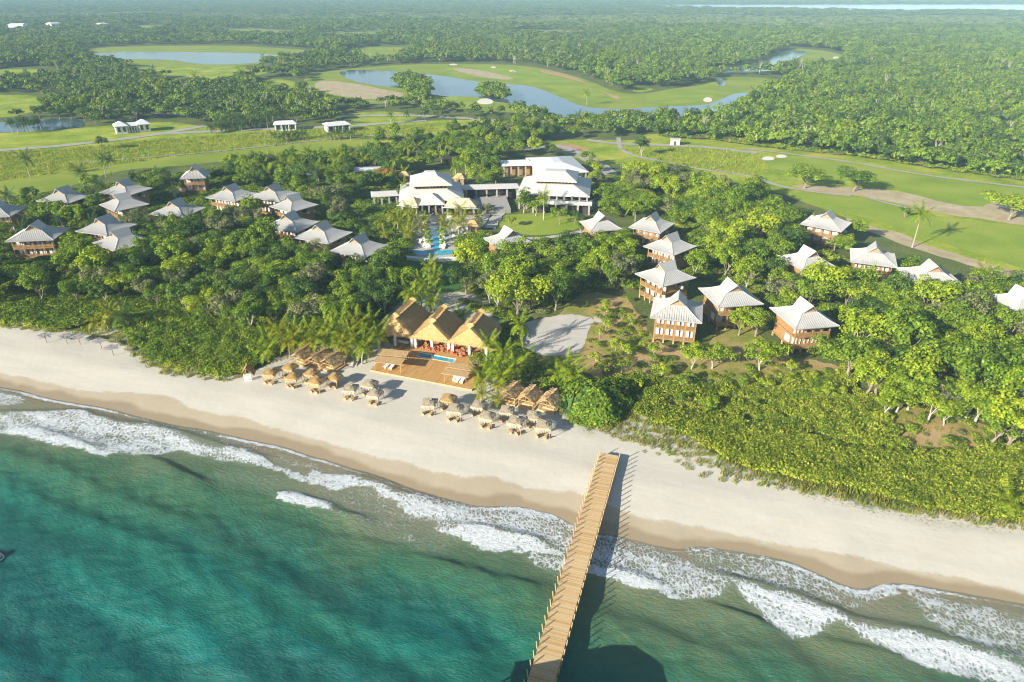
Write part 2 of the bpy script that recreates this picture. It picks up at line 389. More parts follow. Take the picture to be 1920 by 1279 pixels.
# ---- sea
FOAM = [  # (density, soft edge in metres, polygon in pixels)
 (.70, 1.2, [(-60, 775), (0, 779), (60, 775), (110, 773), (150, 772), (185, 783), (230, 795), (300, 800), (345, 815), (380, 835), (420, 840), (470, 850), (530, 880), (562, 897), (500, 877), (440, 865), (380, 857), (340, 845), (280, 854), (225, 853), (190, 850), (150, 835), (100, 822), (50, 806), (0, 804), (-60, 800)]),
 (1.1, .9, [(-60, 800), (0, 802), (60, 805), (110, 822), (180, 840), (218, 853), (205, 860), (150, 846), (90, 832), (50, 820), (0, 817), (-60, 812)]),
 (.95, .9, [(300, 812), (345, 818), (380, 836), (420, 841), (480, 853), (540, 880), (600, 900), (590, 906), (540, 896), (480, 872), (430, 858), (380, 853), (320, 848)]),
 (.60, 1.2, [(-40, 735), (0, 736), (22, 740), (48, 748), (40, 756), (0, 760), (-40, 758)]),
 (.30, 1.5, [(0, 757), (80, 758), (150, 760), (210, 768), (260, 792), (180, 777), (60, 773), (0, 777)]),
 (.42, 1.3, [(345, 806), (420, 818), (470, 832), (530, 845), (600, 868), (660, 888), (640, 893), (590, 882), (520, 868), (450, 848), (380, 833)]),
 (.92, 1.1, [(580, 880), (640, 893), (690, 895), (730, 914), (790, 937), (850, 945), (902, 954), (870, 964), (820, 958), (760, 950), (715, 930), (680, 912), (640, 918), (600, 915), (570, 905)]),
 (.66, 1.5, [(780, 932), (850, 943), (905, 954), (955, 949), (1000, 956), (1040, 965), (1082, 992), (1110, 1002), (1100, 1040), (1065, 1035), (1020, 1010), (950, 992), (900, 990), (830, 984), (780, 968), (740, 945)]),
 (.85, .8, [(975, 955), (1000, 956), (1040, 965), (1082, 992), (1060, 990), (1020, 976)]),
 (.40, 2.0, [(590, 912), (640, 918), (680, 914), (720, 935), (770, 962), (840, 985), (820, 1006), (760, 1018), (700, 998), (640, 970), (600, 935)]),
 (.33, 2.0, [(540, 900), (600, 905), (600, 925), (560, 930), (500, 920), (430, 905), (400, 890), (450, 885)]),
 (1.15, .8, [(800, 984), (840, 987), (900, 991), (950, 998), (1000, 1008), (1040, 1028), (1066, 1040), (1063, 1048), (1010, 1038), (960, 1033), (930, 1042), (900, 1030), (870, 1014), (840, 1000)]),
 (.55, 1.3, [(985, 1032), (1063, 1045), (1090, 1062), (1080, 1080), (1030, 1072), (1000, 1055)]),
 (.36, 1.3, [(800, 988), (850, 1006), (860, 1022), (820, 1040), (780, 1036), (770, 1008)]),
 (1.15, .7, [(510, 925), (545, 926), (580, 935), (620, 948), (636, 963), (600, 957), (560, 946), (525, 937)]),
 (.60, 1.3, [(1085, 1000), (1115, 1002), (1150, 1004), (1200, 1020), (1260, 1036), (1300, 1060), (1345, 1084), (1372, 1090), (1360, 1110), (1320, 1125), (1290, 1125), (1240, 1110), (1180, 1080), (1090, 1048)]),
 (1.1, .8, [(1060, 1045), (1105, 1055), (1130, 1062), (1170, 1078), (1230, 1094), (1262, 1108), (1290, 1124), (1250, 1118), (1190, 1106), (1150, 1090), (1110, 1078), (1060, 1065)]),
 (.52, 1.4, [(1275, 1035), (1300, 1026), (1345, 1030), (1420, 1042), (1480, 1054), (1530, 1076), (1590, 1104), (1645, 1104), (1660, 1120), (1600, 1140), (1540, 1130), (1500, 1112), (1440, 1098), (1360, 1082), (1310, 1060)]),
 (.75, 1.0, [(1585, 1104), (1625, 1108), (1642, 1100), (1690, 1096), (1660, 1116), (1620, 1128)]),
 (.58, 1.8, [(1690, 1095), (1730, 1112), (1790, 1126), (1860, 1146), (1940, 1165), (1990, 1200), (1990, 1262), (1920, 1240), (1850, 1215), (1780, 1190), (1730, 1150)]),
 (.32, 2.0, [(1480, 1100), (1600, 1125), (1700, 1140), (1780, 1190), (1700, 1185), (1600, 1168), (1520, 1130)]),
 (.90, 1.0, [(1355, 1083), (1400, 1094), (1480, 1114), (1560, 1144), (1600, 1168), (1680, 1181), (1760, 1194), (1850, 1223), (1920, 1244), (2000, 1262), (2000, 1300), (1920, 1288), (1850, 1276), (1780, 1262), (1700, 1237), (1640, 1212), (1590, 1176), (1560, 1172), (1530, 1190), (1510, 1201), (1460, 1180), (1420, 1150), (1390, 1120), (1370, 1100)]),
 (1.15, .9, [(1370, 1086), (1440, 1108), (1520, 1138), (1590, 1170), (1680, 1190), (1780, 1212), (1880, 1240), (1990, 1268), (1980, 1280), (1880, 1258), (1780, 1232), (1680, 1210), (1600, 1178), (1520, 1156), (1440, 1130), (1390, 1106)]),
]
RIDGES = [  # (height, seaward width, line in pixels)
 (.55, 3.0, [(245, 853), (300, 867), (330, 884), (372, 902), (420, 915)]), (.45, 2.5, [(490, 918), (520, 928), (580, 938), (634, 960), (680, 978), (730, 993)]),
 (.60, 3.5, [(740, 1040), (790, 1050), (840, 1060), (900, 1080), (960, 1098), (1060, 1112)]),
 (.60, 3.5, [(1285, 1120), (1310, 1130), (1340, 1139), (1400, 1160), (1450, 1180), (1512, 1206)]),
 (.50, 3.0, [(1490, 1206), (1560, 1204), (1640, 1221), (1700, 1241), (1770, 1262)]),
 (.45, 3.0, [(800, 983), (850, 986), (900, 990), (950, 997), (1000, 1007), (1040, 1027), (1066, 1039)]),
 (.45, 3.0, [(1100, 1053), (1130, 1060), (1170, 1076), (1230, 1092), (1290, 1120)]),
 (.50, 4.0, [(1290, 1060), (1355, 1082), (1400, 1093), (1480, 1113), (1560, 1143), (1600, 1167), (1680, 1180), (1760, 1193), (1850, 1222), (1990, 1255)]),
 (.35, 3.0, [(-40, 774), (60, 774), (150, 771), (185, 782), (230, 794), (300, 799), (345, 814), (420, 839), (470, 849), (530, 879)]),
 (.40, 3.0, [(0, 800), (60, 803), (110, 820), (180, 838), (220, 851)]),
 (.30, 3.0, [(620, 886), (690, 893), (730, 912), (790, 935), (900, 955)]),
 (.22, 5.0, [(-60, 838), (40, 858), (120, 880), (200, 930), (300, 960), (400, 985)]), (.22, 5.0, [(-60, 900), (60, 930), (150, 965), (260, 1010), (420, 1060), (560, 1110)]),
 (.22, 5.0, [(430, 960), (560, 995), (700, 1020), (800, 1045)]), (.2, 5.0, [(1060, 1150), (1200, 1170), (1330, 1230), (1480, 1262)]), (.2, 5.0, [(560, 1060), (700, 1120), (840, 1180), (960, 1220)]),
]
xs = axis(-112, 122, .36, (-3500, 3500), 1.2); ys = axis(44, 152, .36, (-480, 1500), 1.25)
P, F = grid(xs, ys)
far_cut = dist_line(P, SHORE[::3], signed=True)
core = (np.abs(P[:, 0]) < 140) & (P[:, 1] > 30) & (P[:, 1] < 190) & (far_cut < 25)
sd = far_cut.copy(); sd[core] = dist_line(P[core], SHORE, signed=True)
foam = np.zeros(len(P)); ci = np.where(core)[0]; PC = P[ci]
def wob(P, a, f):
    return a * (np.sin(P[:, 0] * f + 2.1 * np.sin(P[:, 1] * f * 1.3)) + np.sin(P[:, 1] * f * 1.7 + 1.7 * np.sin(P[:, 0] * f * .8 + 2))) * .5
PW = PC + np.column_stack([wob(PC, .5, .55), wob(PC + 31, .5, .6)]) + np.column_stack([wob(PC, .25, 1.9), wob(PC + 77, .25, 2.1)])
for d, s, poly in FOAM:
    W = np.array([G(x, y, SEA) for x, y in chaikin(poly, 1)])
    bb = (PC[:, 0] > W[:, 0].min() - 3) & (PC[:, 0] < W[:, 0].max() + 3) & (PC[:, 1] > W[:, 1].min() - 3) & (PC[:, 1] < W[:, 1].max() + 3)
    q = np.where(bb)[0]
    v = d * (sstep(-s * 1.2, s * .35, sdf(PW[q], W)) if d < .8 else sstep(-s * .9, s * .8, sdf(PW[q], W))); foam[ci[q]] = np.maximum(foam[ci[q]], v * (.93 if d < .75 else .82))
z = np.zeros(len(P))
for h, wd, line in RIDGES:
    W = np.array([G(x, y, SEA) for x, y in chaikin(line, 2, False)])
    bb = (PC[:, 0] > W[:, 0].min() - 12) & (PC[:, 0] < W[:, 0].max() + 12) & (PC[:, 1] > W[:, 1].min() - 12) & (PC[:, 1] < W[:, 1].max() + 12)
    q = np.where(bb)[0]; PP = PW[q] * .5 + PC[q] * .5
    d = dist_line(PP, W, signed=True)
    e = np.minimum(((PP - W[0]) ** 2).sum(1), ((PP - W[-1]) ** 2).sum(1)) ** .5
    prof = np.where(d < 0, np.exp(-(d / wd) ** 2), np.exp(-(d / (.55 + .1 * wd)) ** 2))
    z[ci[q]] = np.maximum(z[ci[q]], h * prof * sstep(0, 7, e))
swell = (.34 * np.sin(sd * .30 + 1.5 * np.sin(P[:, 0] * .035) + wob(P, 1.2, .07)) + .14 * np.sin(sd * .8 + P[:, 0] * .12 + wob(P, 1.5, .12))) * sstep(-3, -25, sd)
chop = (.05 * np.sin(P[:, 0] * 1.3 + P[:, 1] * .7 + wob(P, 2, .4)) + .05 * np.sin(P[:, 0] * .5 - P[:, 1] * 1.6 + wob(P + 9, 2, .5))) * sstep(-6, -20, sd) * core
z = z * sstep(2, -2, sd) + swell + chop
# swash: the sheet of water thins to nothing on the sand
zz = SEA + z + .05 * sstep(0, -2, sd) + .02
# thin bright rim along the swash edge
rim = 1.0 * np.exp(-((sd + .40) / .42) ** 2) * (.6 + .4 * sstep(-.3, .5, np.sin(P[:, 0] * .13 + 1.0)))
foam = np.where(core, np.maximum(foam, rim), foam)
P3 = np.column_stack([P, zz])
keep = (sd[F].min(1) < .3)
v_, f_, a_ = sub(P3, F, keep, {'depth': -sd, 'foam': foam})
def sea_mat():
    b = NB('sea_water'); v = b.coord('pos'); dp = b.attr('depth'); fm = b.attr('foam')
    nl = b.noise(v, .028, 4, .55, .6); ns = b.noise(b.coord('pos', (.45, 1.5, 1), (0, 0, -.32)), .06, 5, .6, 1.0); nf = b.noise(v, .9, 4, .7)
    jd = b.math('ADD', dp, b.math('ADD', b.math('MULTIPLY', b.math('SUBTRACT', nl, .5), 26), b.math('MULTIPLY', b.math('SUBTRACT', ns, .5), 12)))
    k = b.math('MULTIPLY', jd, 1 / 70.0, clamp=True)
    c = b.ramp(k, [(0.0, (.24, .18, .10)), (.05, (.20, .18, .10)), (.14, (.130, .155, .075)), (.25, (.050, .125, .058)), (.36, (.014, .128, .084)), (.55, (.003, .110, .092)), (1.0, (.002, .092, .092))])
    band = b.noise(b.coord('pos', (.22, 1.1, 1), (0, 0, -.40)), .085, 5, .5, .8)
    c = b.mix(b.math('MULTIPLY', b.rng(band, .45, .62, 0, 1), b.rng(dp, 10, 26, 0, .50)), c, (.001, .048, .058))
    teal = b.noise(b.coord('pos', (.35, 1.1, 1), (0, 0, -.45)), .07, 6, .65, 1.2)
    c = b.mix(b.math('MULTIPLY', b.rng(teal, .50, .64, 0, 1), b.rng(dp, 18, 36, 0, .60)), c, (.004, .185, .165))
    c = b.mix(b.math('MULTIPLY', b.rng(nf, .35, .7, 0, .30), 1), c, (.03, .17, .12))
    # foam: lace of cell edges, streaked towards the shore, opened or closed by the density
    warp = b.n('ShaderNodeTexNoise'); warp.inputs['Scale'].default_value = .9; warp.inputs['Detail'].default_value = 3; b.l(v, warp.inputs['Vector'])
    vm = b.n('ShaderNodeVectorMath', operation='MULTIPLY_ADD'); b.l(warp.outputs['Color'], vm.inputs[0]); vm.inputs[1].default_value = (1.1, 1.1, 0); b.l(v, vm.inputs[2])
    mp = b.n('ShaderNodeMapping'); mp.inputs['Scale'].default_value = (1.9, 1.15, 1); mp.inputs['Rotation'].default_value = (0, 0, -.25); b.l(vm.outputs[0], mp.inputs[0])
    e1 = b.voro(mp.outputs[0], 1.0, 'DISTANCE_TO_EDGE'); e2 = b.voro(mp.outputs[0], 2.6, 'DISTANCE_TO_EDGE')
    lace = b.math('MINIMUM', b.math('MULTIPLY', e1, 2.0), b.math('ADD', b.math('MULTIPLY', e2, 2.4), .14))
    n = b.math('ADD', b.math('MULTIPLY', lace, .75), b.math('MULTIPLY', b.noise(v, .7, 7, .75), .70))
    fmv = b.math('MULTIPLY', fm, b.rng(b.noise(b.coord('pos', (.5, 1.3, 1), (0, 0, -.30)), .22, 4, .6), .3, .7, .80, 1.20))
    m = b.rng(b.math('SUBTRACT', fmv, n), -.05, .16, 0, 1)
    body = b.ramp(b.noise(v, 1.6, 6, .8), [(.32, (.36, .41, .43)), (.5, (.58, .61, .62)), (.62, (.72, .73, .74))])
    haze = b.math('MULTIPLY', fm, .30, clamp=True)
    c = b.mix(haze, c, (.42, .46, .40))
    c = b.mix(b.math('MULTIPLY', m, .93), c, body)
    rp = b.noise(b.coord('pos', (1.4, .7, 1), (0, 0, 1.1)), 1.1, 5, .65)
    hgt = b.math('ADD', b.math('MULTIPLY', rp, .5), b.math('MULTIPLY', m, .45))
    rough = b.rng(m, 0, 1, .16, .8)
    return b.done(c, rough, .22, b.bump(hgt, .8, .4, b.bump(b.noise(b.coord('pos', (.9, 2.2, 1), (0, 0, -.30)), 1.6, 6, .8), .6, .35)))
M['sea'] = sea_mat()
tag(link('sea', npmesh('sea', v_, f_, M['sea'], True, a_)), kind='structure')

# ------------------------------------------------------------------ sheets laid on the land
def jit(W, amp):
    out = []
    for i, (x, y) in enumerate(W):
        out.append((x + amp * math.sin(x * .7 + y * .9 + i), y + amp * math.sin(x * .8 - y * .6 + i * 1.7)))
    return out
def sheet(name, px, mat, z, n=2, amp=0.0, kind='structure', world=None):
    W = world if world is not None else [G(x, y, z) for x, y in (chaikin(px, n) if n else px)]
    W = jit(W, amp)
    tr = tessellate_polygon([[Vector((x, y, 0)) for x, y in W]])
    me = bpy.data.meshes.new(name); me.from_pydata([(x, y, z) for x, y in W], [], [tuple(t) for t in tr]); me.update()
    # faces up
    me.polygons.foreach_set('use_smooth', [True] * len(me.polygons))
    if me.polygons and sum(p.normal.z for p in me.polygons) < 0: me.flip_normals()
    me.materials.append(mat); return tag(link(name, me), kind=kind)
def ribbon(name, px, width, mat, z, world=None, taper=False):
    W = np.array(world if world is not None else [G(x, y, z) for x, y in chaikin(px, 3, False)])
    d = np.gradient(W, axis=0); d /= np.linalg.norm(d, axis=1)[:, None] + 1e-9; nrm = np.column_stack([-d[:, 1], d[:, 0]])
    ww = width / 2 * (1 + .12 * np.sin(np.arange(len(W)) * 1.3))[:, None]
    L = W + nrm * ww; R = W - nrm * ww; k = len(W)
    V = np.vstack([np.column_stack([R, np.full(k, z)]), np.column_stack([L, np.full(k, z)])])
    F = np.array([(i, i + 1, k + i + 1, k + i) for i in range(k - 1)])
    return tag(link(name, npmesh(name, V, F, mat, True)), kind='structure')
# open country: px polygons (largest, lowest first)
OPEN = []      # px polygons kept free of trees
def opn(p): OPEN.append(np.array(p, float)); return p
LEFT_MEADOW = [(-260, 262), (0, 250), (160, 240), (300, 226), (400, 240), (520, 243), (700, 228), (830, 226), (960, 222), (960, 232), (840, 250), (760, 262), (690, 272), (600, 285), (520, 292), (430, 302), (360, 306), (330, 312), (250, 316), (190, 328), (150, 345), (60, 366), (0, 368), (-260, 385)]
sheet('meadow', opn(LEFT_MEADOW), M['rough_grass'], .03, 2, .5)
sheet('lawn', [(-260, 348), (0, 340), (100, 326), (210, 310), (330, 293), (450, 281), (600, 264), (700, 258), (720, 262), (690, 272), (600, 285), (520, 292), (430, 302), (330, 312), (250, 316), (190, 328), (150, 345), (60, 366), (0, 368), (-260, 385)], M['lawn'], .06, 2, .3)
sheet('pond', opn([(-120, 234), (0, 230), (60, 225), (110, 221), (150, 223), (160, 231), (155, 239), (100, 244), (0, 249), (-120, 254)]), M['lake'], .10, 2, .3)
sheet('meadow', opn([(0, 120), (130, 130), (150, 145), (60, 160), (100, 185), (40, 205), (0, 215), (-300, 225), (-300, 120)]) and [(-300, 180), (0, 178), (60, 178), (100, 192), (60, 212), (0, 222), (-300, 235)], M['rough_grass'], .03, 2, .5)
OPEN.pop(); opn([(-300, 180), (0, 178), (60, 178), (100, 192), (60, 212), (0, 222), (-300, 235)])
sheet('lakeside_grass', opn([(150, 92), (240, 87), (430, 85), (520, 90), (600, 95), (588, 104), (540, 112), (470, 122), (400, 127), (300, 126), (180, 116)]), M['lawn'], .04, 2)
sheet('lake', [(152, 102), (200, 98), (300, 97), (450, 99), (532, 103), (520, 111), (480, 119), (400, 122), (350, 118), (330, 112), (240, 111), (180, 108)], M['lake'], .12, 2)
sheet('meadow', opn([(235, 128), (330, 124), (460, 124), (520, 132), (480, 142), (420, 150), (330, 142), (260, 138)]), M['rough_grass'], .03, 2)
sheet('grass_field', opn([(400, 57), (470, 55), (550, 60), (540, 66), (430, 64)]), M['lawn'], .03, 2)
sheet('grass_field', opn([(640, 95), (700, 87), (760, 88), (770, 98), (740, 109), (680, 110)]), M['lawn'], .03, 2)
sheet('creek', opn([(185, 68), (215, 64), (250, 66), (230, 71), (195, 73)]), M['lake'], .10, 2)
BANK = [(632, 132), (660, 128), (700, 126), (750, 121), (900, 119), (1000, 124), (1060, 138), (1110, 153), (1150, 172), (1200, 178), (1260, 166), (1320, 160), (1345, 150), (1360, 143), (1440, 146), (1475, 152), (1460, 168), (1425, 172), (1430, 182), (1400, 196), (1340, 218), (1290, 224), (1200, 226), (1120, 222), (1060, 230), (1010, 212), (930, 210), (860, 206), (810, 196), (760, 190), (700, 196), (620, 190), (570, 172), (568, 140)]
sheet('golf_course', opn(BANK), M['lawn'], .03, 2)
LAKE = [(632, 134), (660, 131), (700, 132), (760, 135), (830, 142), (880, 151), (910, 155), (960, 158), (1000, 162), (1040, 177), (1080, 196), (1110, 203), (1160, 205), (1240, 200), (1320, 198), (1350, 188), (1375, 175), (1410, 173), (1425, 178), (1405, 192), (1370, 206), (1330, 219), (1290, 223), (1230, 225), (1150, 222), (1100, 222), (1060, 229), (1020, 213), (980, 202), (950, 192), (900, 188), (860, 183), (830, 180), (800, 176), (760, 166), (700, 160), (650, 149)]
sheet('lake', LAKE, M['lake'], .12, 2)
sheet('fairway', [(830, 125), (900, 126), (970, 128), (1050, 145), (1100, 158), (1130, 178), (1180, 186), (1100, 190), (1050, 170), (990, 155), (900, 146), (840, 138)], M['fairway'], .07, 2)
sheet('fairway', [(1200, 182), (1260, 172), (1340, 166), (1345, 180), (1300, 194), (1230, 195)], M['fairway'], .07, 2)
sheet('fairway', [(820, 182), (870, 180), (925, 186), (930, 200), (880, 204), (825, 198)], M['fairway'], .14, 2)
sheet('dry_turf', [(600, 150), (660, 155), (720, 168), (765, 176), (740, 186), (680, 186), (620, 178), (585, 162)], M['dirt'], .06, 2)
sheet('dry_turf', [(840, 128), (880, 128), (930, 138), (970, 148), (940, 150), (880, 140)], M['dirt'], .09, 2)
sheet('dry_turf', [(1130, 172), (1165, 182), (1160, 190), (1110, 160), (1060, 145), (1010, 135), (1015, 131), (1070, 140)], M['red_dirt'], .09, 1)
sheet('lake', opn([(1330, 132), (1380, 127), (1425, 118), (1450, 104), (1470, 96), (1505, 96), (1518, 99), (1495, 108), (1488, 122), (1460, 133), (1400, 134), (1340, 137)]), M['lake'], .10, 2)
sheet('golf_course', opn([(1470, 90), (1520, 92), (1575, 100), (1592, 112), (1570, 122), (1520, 128), (1492, 124), (1492, 112), (1515, 100)]), M['lawn'], .05, 2)
sheet('pond', [(1340, 148), (1356, 147), (1362, 160), (1350, 163)], M['lake'], .12, 1)
for bx, by, rx, ry in [(1327, 187, 9, 5), (1568, 108, 7, 2.2), (910, 190, 16, 6), (960, 133, 6, 1.6), (850, 121, 8, 1.6), (925, 126, 5, 1.6), (1440, 297, 13, 4), (1465, 293, 11, 3.5), (964, 134, 4, 1.5)]:
    sheet('sand_bunker', [(bx + rx * math.cos(t) * (1 + .2 * math.sin(3 * t)), by + ry * math.sin(t)) for t in np.linspace(0, 6.28, 9)[:-1]], M['bunker'], .16, 2)
RIGHT_ROUGH = [(1010, 268), (1080, 262), (1150, 262), (1230, 262), (1300, 268), (1400, 283), (1480, 289), (1570, 298), (1660, 316), (1760, 329), (1920, 350), (2150, 378), (2150, 600), (2000, 540), (1920, 516), (1800, 488), (1710, 458), (1640, 430), (1560, 398), (1480, 368), (1420, 350), (1330, 332), (1250, 318), (1180, 305), (1120, 312), (1060, 290)]
sheet('golf_course', opn(RIGHT_ROUGH), M['rough_grass'], .03, 2, .4)
sheet('fairway', [(1430, 297), (1500, 293), (1600, 305), (1700, 325), (1830, 343), (1920, 352), (2150, 380), (2150, 410), (1920, 386), (1868, 402), (1780, 386), (1700, 360), (1600, 340), (1500, 325), (1440, 315)], M['fairway'], .07, 2, .2)
sheet('fairway', [(1470, 362), (1530, 360), (1640, 372), (1720, 398), (1800, 412), (1920, 424), (2150, 440), (2150, 570), (1920, 505), (1850, 482), (1760, 452), (1690, 427), (1600, 402), (1520, 386)], M['fairway'], .07, 2, .2)
sheet('bare_earth', [(1470, 345), (1560, 350), (1640, 352), (1720, 366), (1780, 382), (1840, 390), (1868, 376), (1920, 372), (2150, 385), (2150, 440), (1920, 424), (1850, 412), (1760, 400), (1680, 380), (1600, 366), (1520, 358)], M['dirt'], .10, 2, .5)
sheet('bare_earth', [(1570, 402), (1640, 428), (1690, 436), (1740, 462), (1800, 478), (1870, 500), (1920, 512), (2150, 585), (2150, 605), (1920, 528), (1800, 492), (1700, 462), (1620, 430)], M['dirt'], .10, 2, .5)
sheet('red_earth', opn([(1020, 272), (1060, 268), (1090, 274), (1110, 284), (1070, 288), (1030, 284)]), M['red_dirt'], .08, 2, .3)
for p in ([(480, 150), (540, 148), (565, 160), (545, 172), (490, 168)], [(300, 150), (360, 147), (425, 152), (400, 162), (330, 162)], [(600, 64), (700, 61), (780, 64), (740, 70), (640, 70)], [(0, 130), (70, 128), (120, 140), (60, 150), (0, 150), (-80, 140)], [(650, 212), (720, 208), (790, 214), (770, 228), (700, 230), (650, 226)], [(950, 60), (1040, 58), (1100, 62), (1030, 67)], [(220, 50), (300, 48), (350, 52), (280, 57)], [(1180, 168), (1210, 164), (1230, 168), (1200, 174)]):
    sheet('meadow', opn(p), M['rough_grass'], .035, 2)
sheet('golf_course', [(1200, 250), (1300, 252), (1420, 264), (1600, 280), (1760, 302), (1920, 328), (2150, 356), (2150, 388), (1920, 358), (1660, 322), (1480, 294), (1300, 274), (1200, 268)], M['rough_grass'], .026, 2)
# roads and paths
RD = [('gravel_road', [(-260, 297), (0, 282), (120, 273), (220, 262), (300, 251), (385, 236)], 6.0), ('gravel_road', [(300, 251), (400, 246), (500, 242), (560, 240), (640, 238), (720, 231), (800, 226)], 6),
      ('dirt_road', [(55, 163), (80, 170), (115, 184), (180, 200), (235, 208), (300, 213), (372, 215), (450, 220), (520, 224)], 6), ('gravel_road', [(640, 218), (720, 216), (800, 217), (880, 222), (940, 228), (1000, 236), (1060, 248)], 6),
      ('cart_path', [(150, 306), (220, 299), (330, 291), (450, 279), (600, 262), (700, 254), (760, 250), (820, 262)], 2.6),
      ('cart_path', [(1160, 258), (1162, 280), (1190, 293), (1250, 304), (1320, 319), (1400, 327), (1460, 349), (1520, 359), (1596, 367)], 2.6), ('cart_path', [(1390, 278), (1450, 284), (1500, 291), (1600, 304), (1700, 323), (1800, 337), (1920, 351), (2150, 378)], 2.6),
      ('cart_path', [(1623, 369), (1660, 380), (1715, 393)], 1.6), ('cart_path', [(1100, 262), (1160, 270), (1250, 272), (1330, 276), (1420, 287)], 5.0), ('cart_path', [(590, 186), (640, 188), (700, 192), (760, 192), (850, 205)], 2.2),
      ('entrance_road', [(985, 282), (1000, 276), (1050, 272), (1090, 292), (1130, 310), (1150, 335), (1140, 370), (1100, 392)], 7), ('gravel_road', [(1135, 372), (1180, 376), (1240, 392), (1290, 402)], 5),
      ('garden_path', [(918, 428), (930, 408), (940, 395), (930, 385)], 4.0), ('garden_path', [(955, 445), (1010, 448), (1060, 440), (1100, 432)], 2.2), ('garden_path', [(640, 395), (650, 410), (690, 412), (715, 400), (740, 405)], 2.2), ('garden_path', [(640, 388), (665, 385), (690, 374)], 2.0)]
for ri, (nm, px, wd) in enumerate(RD): ribbon(nm, px, wd, M['dirt'] if nm == 'dirt_road' else M['gravel_road'] if nm != 'garden_path' else M['paving'], .20 + .006 * ri)
sheet('clearing', opn([(1000, 640), (1040, 600), (1070, 560), (1110, 545), (1180, 560), (1205, 600), (1240, 655), (1320, 660), (1360, 600), (1400, 610), (1440, 640), (1480, 670), (1560, 680), (1600, 700), (1570, 735), (1500, 740), (1440, 760), (1300, 770), (1220, 765), (1160, 740), (1110, 700), (1060, 700), (1010, 690)]), M['clearing'], .04, 2, .6)
sheet('clearing', [(1560, 770), (1650, 760), (1740, 765), (1800, 790), (1880, 800), (1880, 835), (1780, 840), (1650, 835), (1580, 815)], M['clearing'], .04, 2, .5)
sheet('clearing', [(1640, 690), (1700, 700), (1720, 730), (1690, 750), (1640, 740)], M['clearing'], .04, 2, .5)
sheet('clearing', [(270, 510), (340, 508), (410, 520), (400, 545), (330, 552), (280, 540)], M['clearing'], .04, 2, .5)
sheet('sand_clearing', opn([(965, 620), (985, 603), (1040, 592), (1075, 588), (1108, 596), (1118, 602), (1100, 620), (1098, 640), (1090, 662), (1050, 668), (1010, 664), (975, 650)]), M['sand_patch'], .07, 2, .25)
sheet('sand_clearing', [(1108, 594), (1130, 592), (1150, 600), (1120, 606)], M['sand_patch'], .065, 2, .3)
sheet('lawn', [(765, 488), (860, 484), (868, 520), (862, 548), (800, 552), (760, 545)], M['garden_lawn'], .05, 2, .2); opn([(772, 488), (858, 484), (862, 545), (775, 550)])
sheet('lawn', opn([(925, 405), (985, 400), (1050, 400), (1090, 400), (1100, 412), (1085, 430), (1040, 440), (985, 442), (940, 430)]), M['fairway'], .05, 2, .2)
sheet('lawn', opn([(640, 395), (690, 388), (740, 395), (745, 430), (725, 455), (690, 440), (655, 415)]), M['garden_lawn'], .05, 2, .2)
sheet('terrace', opn([(728, 392), (925, 392), (905, 430), (872, 440), (856, 486), (762, 486), (770, 440), (735, 415)]), M['paving'], .08, 1)
# ------------------------------------------------------------------ buildings
def AB(A, B, h, depth=None):
    """front eave corners in pixels -> centre, rotation, width, depth"""
    a = Vector(G(*A, h)); b = Vector(G(*B, h)); d = b - a; w_ = d.length
    if depth is None: depth = w_
    rz = math.atan2(d.y, d.x); nrm = Vector((-math.sin(rz), math.cos(rz)))
    c = (a + b) / 2 + nrm * depth / 2
    return c, rz, w_, depth
CLEAR = []       # (cx, cy, radius) world circles where no tree stands
EXC = []         # px polygons that stay in sight
def profile_ring(hw, hd, t, z): return [(-hw * t, -hd * t, z), (hw * t, -hd * t, z), (hw * t, hd * t, z), (-hw * t, hd * t, z)]
def flared_roof(mb, hw, hd, ze, zt, t0, thick=.22, n=5, flare=1.35):
    rings = []
    for i in range(n + 1):
        t = 1 - (1 - t0) * i / n; z = ze + (zt - ze) * (i / n) ** flare; rings.append(profile_ring(hw, hd, t, z))
    vs = [p for r in rings for p in r]; fs = []
    for i in range(n):
        for k in range(4): fs.append((i * 4 + k, i * 4 + (k + 1) % 4, (i + 1) * 4 + (k + 1) % 4, (i + 1) * 4 + k))
    m = len(vs); vs += [(x * .99, y * .99, z - thick) for x, y, z in rings[0]]
    vs += [(x * .55, y * .55, ze + .25) for x, y, z in rings[0]]
    for k in range(4):
        fs.append((m + k, m + (k + 1) % 4, (k + 1) % 4, k)); fs.append((m + 4 + k, m + 4 + (k + 1) % 4, m + (k + 1) % 4, m + k))
    fs.append((m + 7, m + 6, m + 5, m + 4)); fs.append(tuple(n * 4 + k for k in range(4)))
    return mb.add(vs, fs)
def roof_z(hw, hd, ze, zt, t0, x, y, flare=1.35):
    t = max(abs(x) / hw, abs(y) / hd); u = (1 - t) / (1 - t0); return ze + (zt - ze) * max(0, u) ** flare
